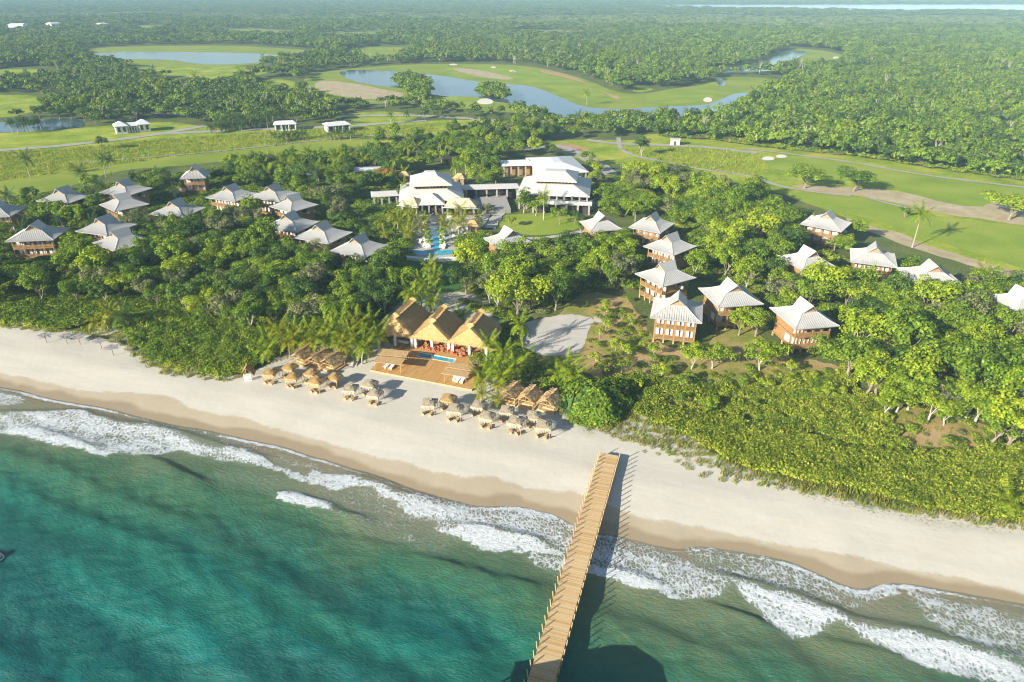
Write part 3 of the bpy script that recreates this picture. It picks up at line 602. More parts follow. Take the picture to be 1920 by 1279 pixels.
def seams(mb, hw, hd, ze, zt, t0, sp=.55, flare=1.35):
    for sgn in (-1, 1):
        for a, b_, ax in ((hw, hd, 0), (hd, hw, 1)):
            k = int(a / sp)
            for i in range(-k, k + 1):
                q = i * sp; t1 = max(abs(q) / a, t0)
                ts = [1, (1 + t1) / 2, t1] if t1 < .97 else []
                pts = []
                for t in ts:
                    o = b_ * t * sgn; x, y = (q, o) if ax == 0 else (o, q)
                    pts.append((x, y, roof_z(hw, hd, ze, zt, t0, x, y, flare) + .03))
                for p, r in zip(pts, pts[1:]):
                    dx, dy = (.035, 0) if ax == 0 else (0, .035)
                    mb.add([(p[0] - dx, p[1] - dy, p[2]), (p[0] + dx, p[1] + dy, p[2]), (r[0] + dx, r[1] + dy, r[2]), (r[0] - dx, r[1] - dy, r[2]),
                            (p[0], p[1], p[2] + .06), (r[0], r[1], r[2] + .06)], [(0, 4, 5, 3), (4, 1, 2, 5), (0, 1, 4), (3, 5, 2)])
def gablet(mb, gw, rl, zb, zr, over=.7, thick=.18):
    """small ridge prism along y whose ends jut out; prow rises a little"""
    y0 = rl / 2; vs = []; fs = []
    for s in (-1, 1):
        n = len(vs)
        vs += [(0, -y0 - over * .2, zr + .18), (0, y0 + over * .2, zr + .18), (s * gw, y0 - over, zb), (s * gw, -y0 + over, zb), (0, -y0 - over * .2, zr + .18 - thick), (0, y0 + over * .2, zr + .18 - thick), (s * gw, y0 - over, zb - thick), (s * gw, -y0 + over, zb - thick)]
        fs += [(n, n + 3, n + 2, n + 1), (n + 4, n + 5, n + 6, n + 7), (n, n + 4, n + 7, n + 3), (n + 1, n + 2, n + 6, n + 5), (n + 3, n + 7, n + 6, n + 2)]
    return mb.add(vs, fs)
VIL_MESH = {}
def villa_meshes(w_, d_):
    """all the meshes of a villa, built once per size class; origin at ground centre, front faces -y"""
    key = (round(w_), round(d_))
    if key in VIL_MESH: return VIL_MESH[key]
    hw, hd = key[0] / 2, key[1] / 2; R = []
    ze, zt, zr = 6.9, 8.95, 10.8; t0 = .33
    mb = MB(); flared_roof(mb, hw, hd, ze, zt, t0); roof = mb.mesh('roof', M['roof_metal'])
    mb = MB(); seams(mb, hw, hd, ze, zt, t0); seam = mb.mesh('roof_seam', M['roof_seam'])
    mb = MB(); gablet(mb, hw * t0 + .35, 5.6, zt - .25, zr); ridge = mb.mesh('ridge_roof', M['roof_metal'])
    gables = []; g = hw * t0 - .1
    for s in (-1, 1):
        mb = MB(); y = s * (hd * t0 + .02)
        mb.add([(-g, y, zt - .3), (g, y, zt - .3), (0, y, zr - .1), (-g, y - s * .15, zt - .3), (g, y - s * .15, zt - .3), (0, y - s * .15, zr - .1)], [(0, 1, 2) if s < 0 else (2, 1, 0), (3, 5, 4) if s < 0 else (4, 5, 3), (0, 2, 5, 3), (2, 1, 4, 5), (1, 0, 3, 4)]); gables.append(('gable', mb.mesh('gable', M['gable_wood']), None))
    hips = []
    for a in ((-1, -1), (1, -1), (1, 1), (-1, 1)):
        pts = []
        for t in (1, .8, .6, .45, t0): pts.append((a[0] * hw * t, a[1] * hd * t, roof_z(hw, hd, ze, zt, t0, hw * t, hd * t) + .06))
        hips.append(('hip_cap', MB().tube(pts, .07, 5).mesh('hip_cap', M['roof_seam']), None))
    bx, by = hw - 1.15, hd - 1.15; f0, f1 = 1.0, 3.9
    mb = MB().box(-bx + .25, bx - .25, -by + 1.9, by - .2, f0 + .2, ze + .1); wall = mb.mesh('wall', M['wood'])
    mb = MB().box(-bx - .02, bx + .02, -by, by, f0, f0 + .2); fl1 = mb.mesh('floor', M['wood'])
    mb = MB().box(-bx - .02, bx + .02, -by, by, f1, f1 + .2); fl2 = mb.mesh('floor', M['wood'])
    mb = MB().box(-.13, .13, -.13, .13, f0 + .2, ze + .35); post = mb.mesh('post', M['wood'])
    mb = MB().box(-.16, .16, -.16, .16, -.3, f0); stilt = mb.mesh('stilt', M['wood_light'])
    nb = 4 if key[0] >= 11 else 3
    xsn = [(-bx + .15) + i * (2 * bx - .3) / nb for i in range(nb + 1)]
    bw = xsn[1] - xsn[0]
    mb = MB().box(-bw / 2 + .14, bw / 2 - .14, -.035, .035, .98, 1.06)
    mb.box(-bw / 2 + .14, bw / 2 - .14, -.03, .03, .08, .16)
    k = int((bw - .3) / .16)
    for i in range(k + 1):
        x = -bw / 2 + .18 + i * (bw - .36) / k; mb.box(x - .045, x + .045, -.018, .018, .16, .98)
    rail = mb.mesh('railing', M['wood'])
    mb = MB().box(-bw / 2 + .35, bw / 2 - .35, -.05, 0, .1, 2.35); win = mb.mesh('window', M['dark_glass'])
    curs = []; cw = bw / 2 - .4
    for s in (-1, 1):
        zz = [(s * (cw - q * .14), -.08 - .05 * (q % 2)) for q in range(7)]; mb = MB()
        mb.add([(x, y, .15) for x, y in zz] + [(x, y, 2.3) for x, y in zz], [(i, i + 1, i + 8, i + 7) for i in range(6)]); curs.append(('curtain', mb.mesh('curtain', M['curtain']), None))
    mb = MB()
    for x in (-bw / 2 + .30, bw / 2 - .30, 0): mb.box(x - .045, x + .045, -.13, -.02, .05, 2.42)
    mb.box(-bw / 2 + .26, bw / 2 - .26, -.14, -.02, 2.4, 2.5); wf = mb.mesh('window_frame', M['wood_light'])
    mb = MB().box(-bx + .2, -bx + .245, -by + 2.4, -by + 4.4, 1.6, 3.3); sidew = mb.mesh('window', M['curtain'])
    mb = MB()
    mb.box(bx - .245, bx - .19, by - 5.2, by - 3.2, 5.2, 6.4)
    sidew2 = mb.mesh('window', M['dark_glass'])
    mb = MB().box(-.6, .6, -.25, .25, 0, .75); cond = mb.mesh('air_conditioner', M['roof_white'])
    parts = []
    for nm, me, loc in [('roof', roof, None), ('wall', wall, None), ('floor', fl1, None), ('floor', fl2, None), ('window', sidew, None), ('window', sidew2, None)]:
        parts.append((nm, me, loc, [('ridge_roof', ridge, None), ('roof_seam', seam, None)] + hips + gables if nm == 'roof' else []))
    for x in xsn:
        parts.append(('post', post, (x, -by + .16, 0), [])); parts.append(('stilt', stilt, (x, -by + .25, 0), []))
    for x in (xsn[0], xsn[-1]): parts.append(('stilt', stilt, (x, by - .4, 0), [])); parts.append(('stilt', stilt, (x, 0, 0), []))
    for z in (f0 + .2, f1 + .2):
        for i in range(nb):
            xc = (xsn[i] + xsn[i + 1]) / 2
            parts.append(('railing', rail, (xc, -by + .05, z), []))
            parts.append(('window', win, (xc, -by + 1.9, z), curs + [('window_frame', wf, None)]))
    parts.append(('air_conditioner', cond, (bx + .5, 1.5, 4.6), []))
    VIL_MESH[key] = parts; return parts
def villa(A, B, label, depth=12.3, turn=False, simple_=False, fixw=None):
    c, rz, w_, d_ = AB(A, B, 6.9, depth)
    w_ = fixw or max(10.5, min(13.5, w_)); d_ = max(10.5, min(13.5, depth))
    if turn: rz += math.pi / 2; w_, d_ = d_, w_
    t = thing('villa', label, 'villa', (c.x, c.y, 0), rz, 'grey-roofed guest villas among the trees')
    for nm, me, loc, kids in villa_meshes(w_, d_):
        o = link(nm, me, t, loc=loc)
        if nm == 'roof_seam': o['kind'] = 'stuff'
        for kn, km, kl in kids:
            s = link(kn, km, o, loc=kl)
            if kn == 'roof_seam': s['kind'] = 'stuff'
    CLEAR.append((c.x, c.y, 7.2)); VIL.append((c.x, c.y, label)); return t
VIL = []
V = [
 ((7, 454), (100, 450), 'large grey-roofed villa with long two-storey timber balconies facing the beach at far left', 12.3, 0),
 ((-70, 409), (24, 406), 'grey villa roof cut off by the left edge of the picture', 12, 0),
 ((67, 377), (127, 382), 'grey-roofed villa standing closest to the long mown lawn, hidden in trees below the eaves', 12, 0),
 ((185, 361), (238, 368), 'grey-roofed villa directly behind the villa with a broad square ridge box', 12, 0),
 ((186, 384), (214, 397), 'grey-roofed diagonal villa with a broad square ridge box and brown wall showing', 12, 0),
 ((277, 402), (345, 408), 'grey-roofed villa alone between the left villa cluster and the tall timber villa', 12, 0),
 ((141, 434), (200, 442), 'grey villa roof overlapped by a diagonal roof before it, left of the dark grove', 12, 0),
 ((172, 456), (212, 472), 'diagonal grey villa roof overlapping the roof behind it, no walls in view', 12.5, 0),
 ((381, 370), (445, 379), 'grey-roofed villa in shade just below the tall narrow timber villa', 12, 0),
 ((462, 371), (526, 378), 'grey-roofed villa furthest back in the row leading to the hotel', 12, 0),
 ((504, 387), (545, 399), 'grey-roofed diagonal villa showing an orange-brown balcony, second in the row to the hotel', 12, 0),
 ((490, 427), (557, 436), 'grey-roofed villa in the middle of the row leading to the hotel', 12, 0),
 ((547, 446), (615, 458), 'grey-roofed villa overlapped by the last villa of the row before the pool', 12.5, 0),
 ((617, 471), (685, 484), 'grey-roofed villa at the pool end of the row with palms before its eave', 12, 0),
 ((937, 467), (1002, 455), 'small pale villa roof standing alone in front of the hotel lawn', 11, 0),
 ((1106, 435), (1169, 430), 'pale villa roof right of the hotel lawn beside the service yard', 11, 0),
 ((1177, 426), (1240, 438), 'pale-roofed villa with white windows, rearmost of three staggered villas', 12, 0),
 ((1205, 462), (1262, 480), 'pale-roofed villa with an orange balcony corner, middle of three staggered villas', 12.2, 0),
 ((1189, 513), (1242, 539), 'pale-roofed villa right behind the stilted balcony villa, front of three staggered ones', 12.3, 0),
 ((1218, 596), (1317, 607), 'pale-roofed stilted villa with two full balcony rows and white curtains beside the scrubby clearing', 12.3, 0),
 ((1347, 577), (1432, 571), 'pale-roofed villa standing between the two stilted balcony villas, small trees before its wall', 12.3, 0),
 ((1491, 619), (1577, 612), 'pale-roofed timber villa on stilts half hidden by a broad tree on its right', 12.5, 0),
 ((1500, 420), (1578, 435), 'pale-roofed villa with a broad square ridge box at the edge of the golf course', 12, 2),
 ((1504, 508), (1572, 501), 'pale villa roof sunk in trees left of the villa beside the lone tall palm', 12, 0),
 ((1596, 491), (1682, 502), 'pale-roofed villa with a strip of white windows, nearest the lone tall palm', 12, 0),
 ((1712, 533), (1811, 537), 'pale villa roof nearest the bare earth at the right side of the golf course', 12, 0),
 ((1908, 592), (1990, 586), 'pale villa roof cut off by the right edge of the picture', 12, 0),
]
for A_, B_, lb, dp_, tn in V: villa(A_, B_, lb, dp_, False)
VIL_TALL = villa((340, 336), (382, 334), 'tall narrow timber villa with two stacked balconies standing above the trees below the lawn', 12.5, False, fixw=10.5)
# screen areas of the villas that trees may not cover
for A_, B_, k in [(a, b, i) for i, (a, b, *_r) in enumerate(V)] + [((340, 336), (378, 334), 99)]:
    wpx = max(50, B_[0] - A_[0]); ym = (A_[1] + B_[1]) / 2
    low = {0: 30, 19: 50, 21: 44, 20: 12, 18: 8, 17: 10, 16: 8, 99: 34, 4: 12, 10: 10, 24: 8, 22: 4}.get(k, -7)
    xr = B_[0] + wpx * .3 if A_[0] < 700 else B_[0] + 4
    if k == 4 or k == 10: xr = B_[0] + 55
    EXC.append(np.array([(A_[0], ym + low), (A_[0], ym - 12), (A_[0] + wpx * .3, ym - wpx * .5), (A_[0] + wpx * .8, ym - wpx * .5), (xr, ym - wpx * .25), (xr, ym - 4), (B_[0], ym + low)], float))

# ---- the hotel
HG = 'white-roofed hotel halls and wings'
def hip(mb, hw, hd, ze, zr, inset, thick=.3, inset_x=None):
    ix = hw if inset_x is None else inset_x
    v = [(-hw, -hd, ze), (hw, -hd, ze), (hw, hd, ze), (-hw, hd, ze), (-hw + ix, -hd + inset, zr), (hw - ix, -hd + inset, zr), (hw - ix, hd - inset, zr), (-hw + ix, hd - inset, zr)]
    v += [(x, y, z - thick) for x, y, z in v[:4]]
    return mb.add(v, [(0, 1, 5, 4), (1, 2, 6, 5), (2, 3, 7, 6), (3, 0, 4, 7), (4, 5, 6, 7), (8, 9, 1, 0), (9, 10, 2, 1), (10, 11, 3, 2), (11, 8, 0, 3), (11, 10, 9, 8)])
def cols(root, xs_, y, z0, z1, r=.3, mat=None):
    me = MB().box(-r, r, -r, r, z0, z1).mesh('column', mat or M['grey_stone'])
    for x in xs_: link('column', me, root, loc=(x, y, 0))
def rect_roof(label, A, B, h, depth, zr, inset, ix, mat='roof_pale', wall=None, wallin=1.6, ncol=5, name='hotel_wing', z0=0.0):
    c, rz, w_, d_ = AB(A, B, h, depth); t = thing(name, label, 'hotel' if name != 'gatehouse' else 'house', (c.x, c.y, 0), rz, HG if name == 'hotel_wing' else None)
    part('roof', hip(MB(), w_ / 2, d_ / 2, h, zr, inset, inset_x=ix), M[mat], t)
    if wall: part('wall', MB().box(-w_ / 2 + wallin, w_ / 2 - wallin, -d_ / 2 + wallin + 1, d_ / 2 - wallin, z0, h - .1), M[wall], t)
    cols(t, np.linspace(-w_ / 2 + 1, w_ / 2 - 1, ncol), -d_ / 2 + .9, z0, h - .3)
    CLEAR.append((c.x, c.y, max(w_, d_) * .45)); return t, c, rz, w_, d_
def win_strip(root, x0, x1, y, z0, z1, n, mat='dark_glass'):
    w_ = (x1 - x0) / n; me = MB().box(-w_ * .4, w_ * .4, -.06, .06, z0, z1).mesh('window', M[mat]); fm = MB()
    fm.box(-w_ * .44, w_ * .44, -.1, .04, z1, z1 + .12).box(-w_ * .44, w_ * .44, -.1, .04, z0 - .12, z0); fm = fm.mesh('window_frame', M['wood_light'])
    for i in range(n):
        o = link('window', me, root, loc=(x0 + w_ * (i + .5), y, 0)); link('window_frame', fm, o)
# left hall
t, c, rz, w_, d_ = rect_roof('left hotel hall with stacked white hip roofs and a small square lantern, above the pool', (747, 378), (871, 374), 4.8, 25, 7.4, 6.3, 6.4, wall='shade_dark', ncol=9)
part('clerestory', MB().box(-6.4, 6.4, -6.2, 6.2, 6.6, 9.3), M['wood_light'], t); win_strip(t, -6.0, 6.0, -6.3, 7.7, 8.9, 9)
part('upper_roof', hip(MB(), 8.0, 8.0, 9.2, 11.8, 5.8, inset_x=5.8), M['roof_pale'], t)
part('lantern_roof', hip(MB(), 2.7, 2.7, 11.5, 12.7, 1.4, inset_x=.8), M['roof_pale'], t)
rect_roof('gabled entrance roof jutting from the left hotel hall towards the pool', (786, 384), (834, 383), 4.4, 11, 7.0, 4.6, 4.4, wall='shade_dark', ncol=4)
# thatched side roofs
for A_, B_, lb, dd in (((748, 382), (783, 386), 'thatched hip roof left of the jutting entrance roof, by yellow palms', 6), ((833, 386), (893, 388), 'thatched lean-to roof right of the jutting entrance roof with a white rim', 6.5)):
    t, c, rz, w_, d_ = rect_roof(lb, A_, B_, 4.2, dd, 6.4, 2.8, 3.0, mat='thatch_grey', wall='shade_dark', ncol=3)
    part('rim', MB().box(-w_ / 2 - .6, w_ / 2 + .6, -d_ / 2 - .8, -d_ / 2 - .3, 3.6, 3.85), M['roof_white'], t)
rect_roof('long low white roof running left from the pool hall over slim posts', (696, 369), (748, 366), 4.6, 7.5, 5.4, 3.5, .8, ncol=4)
rect_roof('long low corridor roof linking the two hotel halls', (869, 355), (975, 352), 5.2, 7, 5.9, 3.2, .8, wall='dark_glass', ncol=6)
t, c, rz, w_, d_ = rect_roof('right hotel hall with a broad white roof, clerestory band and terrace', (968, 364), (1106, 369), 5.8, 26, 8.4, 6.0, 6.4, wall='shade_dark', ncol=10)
part('clerestory', MB().box(-7.0, 7.0, -6.2, 6.4, 7.6, 10.0), M['wood_light'], t); win_strip(t, -6.6, 6.6, -6.3, 8.6, 9.6, 10)
part('upper_roof', hip(MB(), 8.6, 8.2, 9.9, 12.2, 6.2, inset_x=4.6), M['roof_pale'], t)
part('terrace_slab', MB().box(-8, w_ / 2 + 1, -d_ / 2 - 4, -d_ / 2 + 1.5, 3.4, 3.9), M['grey_stone'], t)
part('glass_balustrade', MB().box(-8, w_ / 2 + 1, -d_ / 2 - 4.06, -d_ / 2 - 3.98, 3.9, 4.9), M['roof_white'], t)
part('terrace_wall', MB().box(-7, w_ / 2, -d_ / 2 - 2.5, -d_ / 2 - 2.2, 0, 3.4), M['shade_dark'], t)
cols(t, np.linspace(-7, w_ / 2, 6), -d_ / 2 - 3.6, 0, 3.4, .35)
t, c, rz, w_, d_ = rect_roof('rear hotel building with a wide flat-pitched white roof behind the right hall', (1010, 326), (1104, 322), 5.5, 30, 7.6, 10, 9, mat='roof_white', wall='cream', ncol=6)
rect_roof('low white wing stretching left from the rear hotel building over a brown wall', (941, 311), (1004, 309), 5.0, 10, 6.2, 4.6, 2.4, mat='roof_white', wall='wood', ncol=5)
# garden court between the halls
def slab(name, px, h, mat, label=None, cat=None, z0=0.0):
    W = [G(x, y, h) for x, y in px]; n = len(W)
    mb = MB().add([(x, y, z0) for x, y in W] + [(x, y, h) for x, y in W], [tuple(range(n)), tuple(range(2 * n - 1, n - 1, -1))] + [(i, i + n, (i + 1) % n + n, (i + 1) % n) for i in range(n)])
    me = mb.mesh(name, M[mat]); o = link(name, me)
    import bmesh
    b = bmesh.new(); b.from_mesh(me); bmesh.ops.recalc_face_normals(b, faces=b.faces); b.to_mesh(me); b.free()
    return tag(o, label, cat) if label else tag(o, kind='structure')
slab('water_court_wall', [(888, 368), (948, 366), (958, 392), (925, 395), (893, 392)], 1.6, 'grey_stone', 'grey stone stepped water court between the two hotel halls', 'wall')
# secondary roofs seen among the trees
SMALL = [((661, 322), (715, 320), 3.5, 8, 'white_roof_shed', 'long flat pale roof almost hidden by trees left of the hotel', 'shed', 'roof_white'),
         ((576, 328), (597, 326), 3.5, 5, 'hut', 'tiny grey hipped roof poking through trees left of the long flat pale roof', 'hut', 'roof_metal'),
         ((848, 334), (871, 335), 3.0, 5, 'thatched_hut', 'small brown thatched hut between tall palms behind the left hall', 'hut', 'thatch_brown'),
         ((317, 361), (345, 360), 2.6, 4.5, 'thatched_hut', 'round-edged brown thatched hut left of the tall narrow timber villa', 'hut', 'thatch_brown'),
         ((745, 331), (768, 331), 3.0, 5, 'thatched_hut', 'low brown hut roof among palms behind the pool hall at its left', 'hut', 'thatch_brown'),
         ((875, 424), (897, 424), 2.6, 4.0, 'thatched_hut', 'small orange thatched bar hut beside the pool terrace', 'hut', 'thatch'),
         ((829, 298), (847, 298), 2.6, 4.0, 'hut', 'small brown-walled hut beside the car court behind the palms', 'hut', 'thatch_brown'),
         ((1256, 261), (1277, 262), 3.2, 4.0, 'utility_hut', 'grey box hut at the edge of the wood beside the service road', 'hut', 'roof_metal')]
for A_, B_, h, dd, nm, lb, ct, mt in SMALL:
    c, rz, w_, d_ = AB(A_, B_, h, dd); t = thing(nm, lb, ct, (c.x, c.y, 0), rz)
    part('roof', hip(MB(), w_ / 2, d_ / 2, h, h + (.4 if 'flat' in lb or 'box' in lb else 1.6), d_ / 2 - .2, inset_x=(.3 if 'flat' in lb or 'box' in lb else w_ / 3), thick=.2), M[mt], t)
    part('wall', MB().box(-w_ / 2 + .5, w_ / 2 - .5, -d_ / 2 + .5, d_ / 2 - .5, 0, h - .1), M['roof_white' if 'grey box' in lb else 'wood'], t)
    part('door', MB().box(-.6, .6, -d_ / 2 + .4, -d_ / 2 + .48, 0, 2.1), M['shade_dark'], t)
    CLEAR.append((c.x, c.y, max(w_, d_) * .5 + 1)); EXC.append(np.array([(A_[0], A_[1] + 3), (A_[0], A_[1] - 12), (B_[0], B_[1] - 12), (B_[0], B_[1] + 3)], float))
# gatehouses along the road
def gatehouse(A, B, h, dd, lb, twin):
    c, rz, w_, d_ = AB(A, B, h, dd); t = thing('gatehouse', lb, 'house', (c.x, c.y, 0), rz)
    part('roof', hip(MB(), w_ / 2, d_ / 2, h, h + 1.3, d_ / 2 - .3, inset_x=2.0), M['roof_white'], t)
    part('wall', MB().box(-w_ / 2 + .8, w_ / 2 - .8, -d_ / 2 + (3 if twin else 1), d_ / 2 - .8, 0, h - .1), M['white_wall'], t)
    if twin:
        for s in (-1, 1):
            o = part('end_pavilion_roof', hip(MB(), 3.6, d_ / 2 + .6, h + .5, h + 2.6, d_ / 2 + .2, inset_x=3.3), M['roof_white'], t, loc=(s * (w_ / 2 - 3.2), -.6, 0))
            part('end_pavilion_wall', MB().box(-2.9, 2.9, -d_ / 2, d_ / 2 - .5, 0, h + .4), M['white_wall'], t, loc=(s * (w_ / 2 - 3.2), 0, 0))
            me = MB().box(-.7, .7, -.06, .06, 1.2, h - .3).mesh('window', M['dark_glass'])
            for q in (-1.4, 1.4): link('window', me, t, loc=(s * (w_ / 2 - 3.2) + q, -d_ / 2 - .05, 0))
    win_strip(t, -w_ / 2 + (7.5 if twin else 1.2), w_ / 2 - (7.5 if twin else 1.2), -d_ / 2 + (2.9 if twin else .9), 1.0, h - .6, 4)
    cols(t, np.linspace(-w_ / 2 + (7 if twin else .8), w_ / 2 - (7 if twin else .8), 4), -d_ / 2 + .5, 0, h - .3, .2, M['white_wall'])
    CLEAR.append((c.x, c.y, w_ * .5)); EXC.append(np.array([(A[0] - 4, A[1] + 18), (A[0] - 4, A[1] - 14), (B[0] + 4, B[1] - 14), (B[0] + 4, B[1] + 16)], float))
    return c, rz
c, rz = gatehouse((215, 239), (281, 233), 4.0, 9, 'white twin-ended gatehouse beside the gravel road with a parked white car', True)
gatehouse((512, 234), (556, 232), 4.0, 9, 'plain white house with a flat-looking roof right of a row of palms', False)
gatehouse((612, 237), (658, 233), 4.2, 10, 'white house with a stepped roof standing nearest the lake, palms before it', False)
# car
t = thing('parked_car', 'white car parked in the middle of the twin-ended gatehouse', 'car', (*G(240, 249), .25), rz + .1)
mb = MB().add([(-.9, -2.2, .3), (.9, -2.2, .3), (.9, 2.2, .3), (-.9, 2.2, .3), (-.9, -2.2, .95), (.9, -2.2, .95), (.9, 2.2, .95), (-.9, 2.2, .95), (-.75, -1.2, 1.5), (.75, -1.2, 1.5), (.75, 1.6, 1.5), (-.75, 1.6, 1.5)],
              [(0, 3, 2, 1), (0, 1, 5, 4), (1, 2, 6, 5), (2, 3, 7, 6), (3, 0, 4, 7), (4, 5, 9, 8), (5, 6, 10, 9), (6, 7, 11, 10), (7, 4, 8, 11), (8, 9, 10, 11)])
part('body', mb, M['roof_white'], t)
part('windscreen', MB().add([(-.68, -2.0, 1.02), (.68, -2.0, 1.02), (.62, -1.35, 1.44), (-.62, -1.35, 1.44)], [(0, 1, 2, 3)]), M['dark_glass'], t)
wm = MB().tube([(-.1, 0, 0), (.1, 0, 0)], .33, 10).mesh('wheel', M['shade_dark'])
for s in (-1, 1):
    for q in (-1.4, 1.4): link('wheel', wm, t, loc=(s * .88, q, .33))
# utility building far left
for A_, B_, lb in (((14, 50), (44, 50), 'long white-roofed shed far away at the left, leftmost'), ((97, 48), (116, 47), 'smaller pale shed roof far away right of the long shed'), ((196, 49), (206, 48), 'tiny white far roof above the creek')):
    c, rz, w_, d_ = AB(A_, B_, 6, 18); t = thing('far_shed', lb, 'shed', (c.x, c.y, 0), rz)
    part('roof', hip(MB(), w_ / 2, d_ / 2, 9, 11, 8, inset_x=2), M['roof_white'], t); part('wall', MB().box(-w_ / 2 + 1, w_ / 2 - 1, -d_ / 2 + 1, d_ / 2 - 1, 0, 8.9), M['white_wall'], t)
    CLEAR.append((c.x, c.y - 6, w_ * .6))
# hotel stays in sight
EXC += [np.array(p, float) for p in (
    [(700, 372), (700, 352), (745, 352), (775, 325), (800, 316), (850, 325), (875, 350), (935, 350), (965, 345), (935, 312), (930, 293), (1085, 288), (1105, 325), (1108, 372), (1100, 392), (1040, 392), (955, 395), (895, 398), (830, 400), (750, 392)],
    [(775, 400), (870, 400), (905, 415), (880, 430), (860, 440), (855, 482), (848, 545), (775, 548), (765, 486), (778, 450)],
    [(925, 400), (1000, 405), (1090, 405), (1080, 432), (1020, 442), (960, 440), (930, 430)],
    [(470, 690), (560, 645), (640, 668), (700, 650), (715, 620), (712, 600), (760, 565), (800, 575), (840, 575), (870, 590), (910, 585), (945, 610), (930, 640), (892, 650), (890, 680), (880, 735), (950, 720), (1055, 740), (1058, 775), (1000, 850), (400, 760)],
    [(855, 552), (905, 550), (940, 575), (940, 585), (870, 590), (850, 575)],
    [(985, 603), (1040, 592), (1075, 588), (1108, 596), (1115, 602), (1098, 640), (1090, 662), (1050, 665), (1010, 662), (990, 650), (985, 620)],
    [(660, 385), (715, 385), (735, 410), (700, 425), (660, 415)],
    [(826, 300), (826, 290), (850, 288), (855, 300)],
)]
# ---- the pool
POOLPX = [(807, 424), (822, 424), (822, 434), (838, 434), (838, 444), (826, 444), (824, 470), (850, 468), (850, 476), (830, 478), (808, 479), (785, 478), (766, 474), (766, 468), (790, 470), (811, 470), (811, 444), (798, 444), (798, 434), (807, 434)]
sheet('hotel_pool', POOLPX, M['pool'], .16, 0)
slab('pool_wall', [(762, 479), (808, 485), (856, 480), (856, 483), (808, 488), (762, 482)], .9, 'white_wall', 'curved white wall along the seaward rim of the hotel pool', 'wall')
SB = thing('sunbed', 'white sunbed on the paving beside the hotel pool', 'sunbed', (*G(795, 452), .1), .2, 'sunbeds around the hotel pool')
part('mattress', MB().box(-.35, .35, -1, .45, .28, .42).add([(-.35, .45, .28), (.35, .45, .28), (.35, 1, .8), (-.35, 1, .8), (-.35, .45, .42), (.35, .45, .42), (.35, .95, .92), (-.35, .95, .92)], [(0, 3, 2, 1), (4, 5, 6, 7), (0, 1, 5, 4), (1, 2, 6, 5), (2, 3, 7, 6), (3, 0, 4, 7)]), M['white_fabric'], SB)
lm = MB().box(-.04, .04, -.04, .04, 0, .28).mesh('leg', M['wood_light'])
for x in (-.3, .3):
    for y in (-.9, .5): link('leg', lm, SB, loc=(x, y, 0))
for px, py in [(792, 436), (795, 462), (803, 464), (832, 452), (833, 460), (833, 466), (846, 437), (850, 447), (786, 444), (788, 455), (858, 430), (866, 436), (872, 444), (876, 433)]:
    c_ = copy_tree(SB); c_.location = (*G(px, py), .1); c_.rotation_euler[2] = random.uniform(-.4, .4)

PLM = MB().box(-.9, .9, -.9, .9, 0, .7).mesh('box', M['white_wall'])
PLANTERS = [(801, 440), (801, 450), (802, 460), (829, 440), (829, 450), (829, 460), (795, 415), (829, 416), (790, 405), (842, 405)]
# ------------------------------------------------------------------ beach club
def fringe(mb, pts, drop, n, jitter=.15):
    """ragged hanging straw along the polyline pts"""
    L = [Vector(p) for p in pts]; seg = [(L[i + 1] - L[i]).length for i in range(len(L) - 1)]; tot = sum(seg)
    for k in range(n):
        s = tot * (k + .5) / n; i = 0
        while s > seg[i]: s -= seg[i]; i += 1
        p = L[i].lerp(L[i + 1], s / seg[i]); d = (L[i + 1] - L[i]).normalized(); wv = d * (tot / n * .6)
        o = Vector((random.uniform(-jitter, jitter), random.uniform(-jitter, jitter), 0)); z = -drop * random.uniform(.5, 1.3)
        mb.add([p - wv, p + wv, p + wv * .3 + o + Vector((0, 0, z)), p - wv * .4 + o + Vector((0, 0, z))], [(0, 1, 2, 3)])
def straw(mb, a, b_, c_, d_, n, lift=.14, ln=.9, wd=.22):
    """overlapping bundles on the quad a b (eave) c d (ridge)"""
    a, b_, c_, d_ = map(Vector, (a, b_, c_, d_)); nrm = (b_ - a).cross(d_ - a).normalized()
    for k in range(n):
        u = random.random(); v = random.random() ** .9
        p = a.lerp(b_, u).lerp(d_.lerp(c_, u), v); up = (d_.lerp(c_, u) - a.lerp(b_, u)).normalized(); sd_ = (b_ - a).normalized()
        l_ = ln * random.uniform(.6, 1.3); w__ = wd * random.uniform(.5, 1.4); h = lift * random.uniform(.4, 1.5); sk = sd_ * random.uniform(-.15, .15)
        mb.add([p - sd_ * w__ + nrm * h, p + sd_ * w__ + nrm * h, p + up * l_ + sd_ * w__ * .5 + sk + nrm * .02, p + up * l_ - sd_ * w__ * .5 + sk + nrm * .02], [(0, 1, 2, 3)])
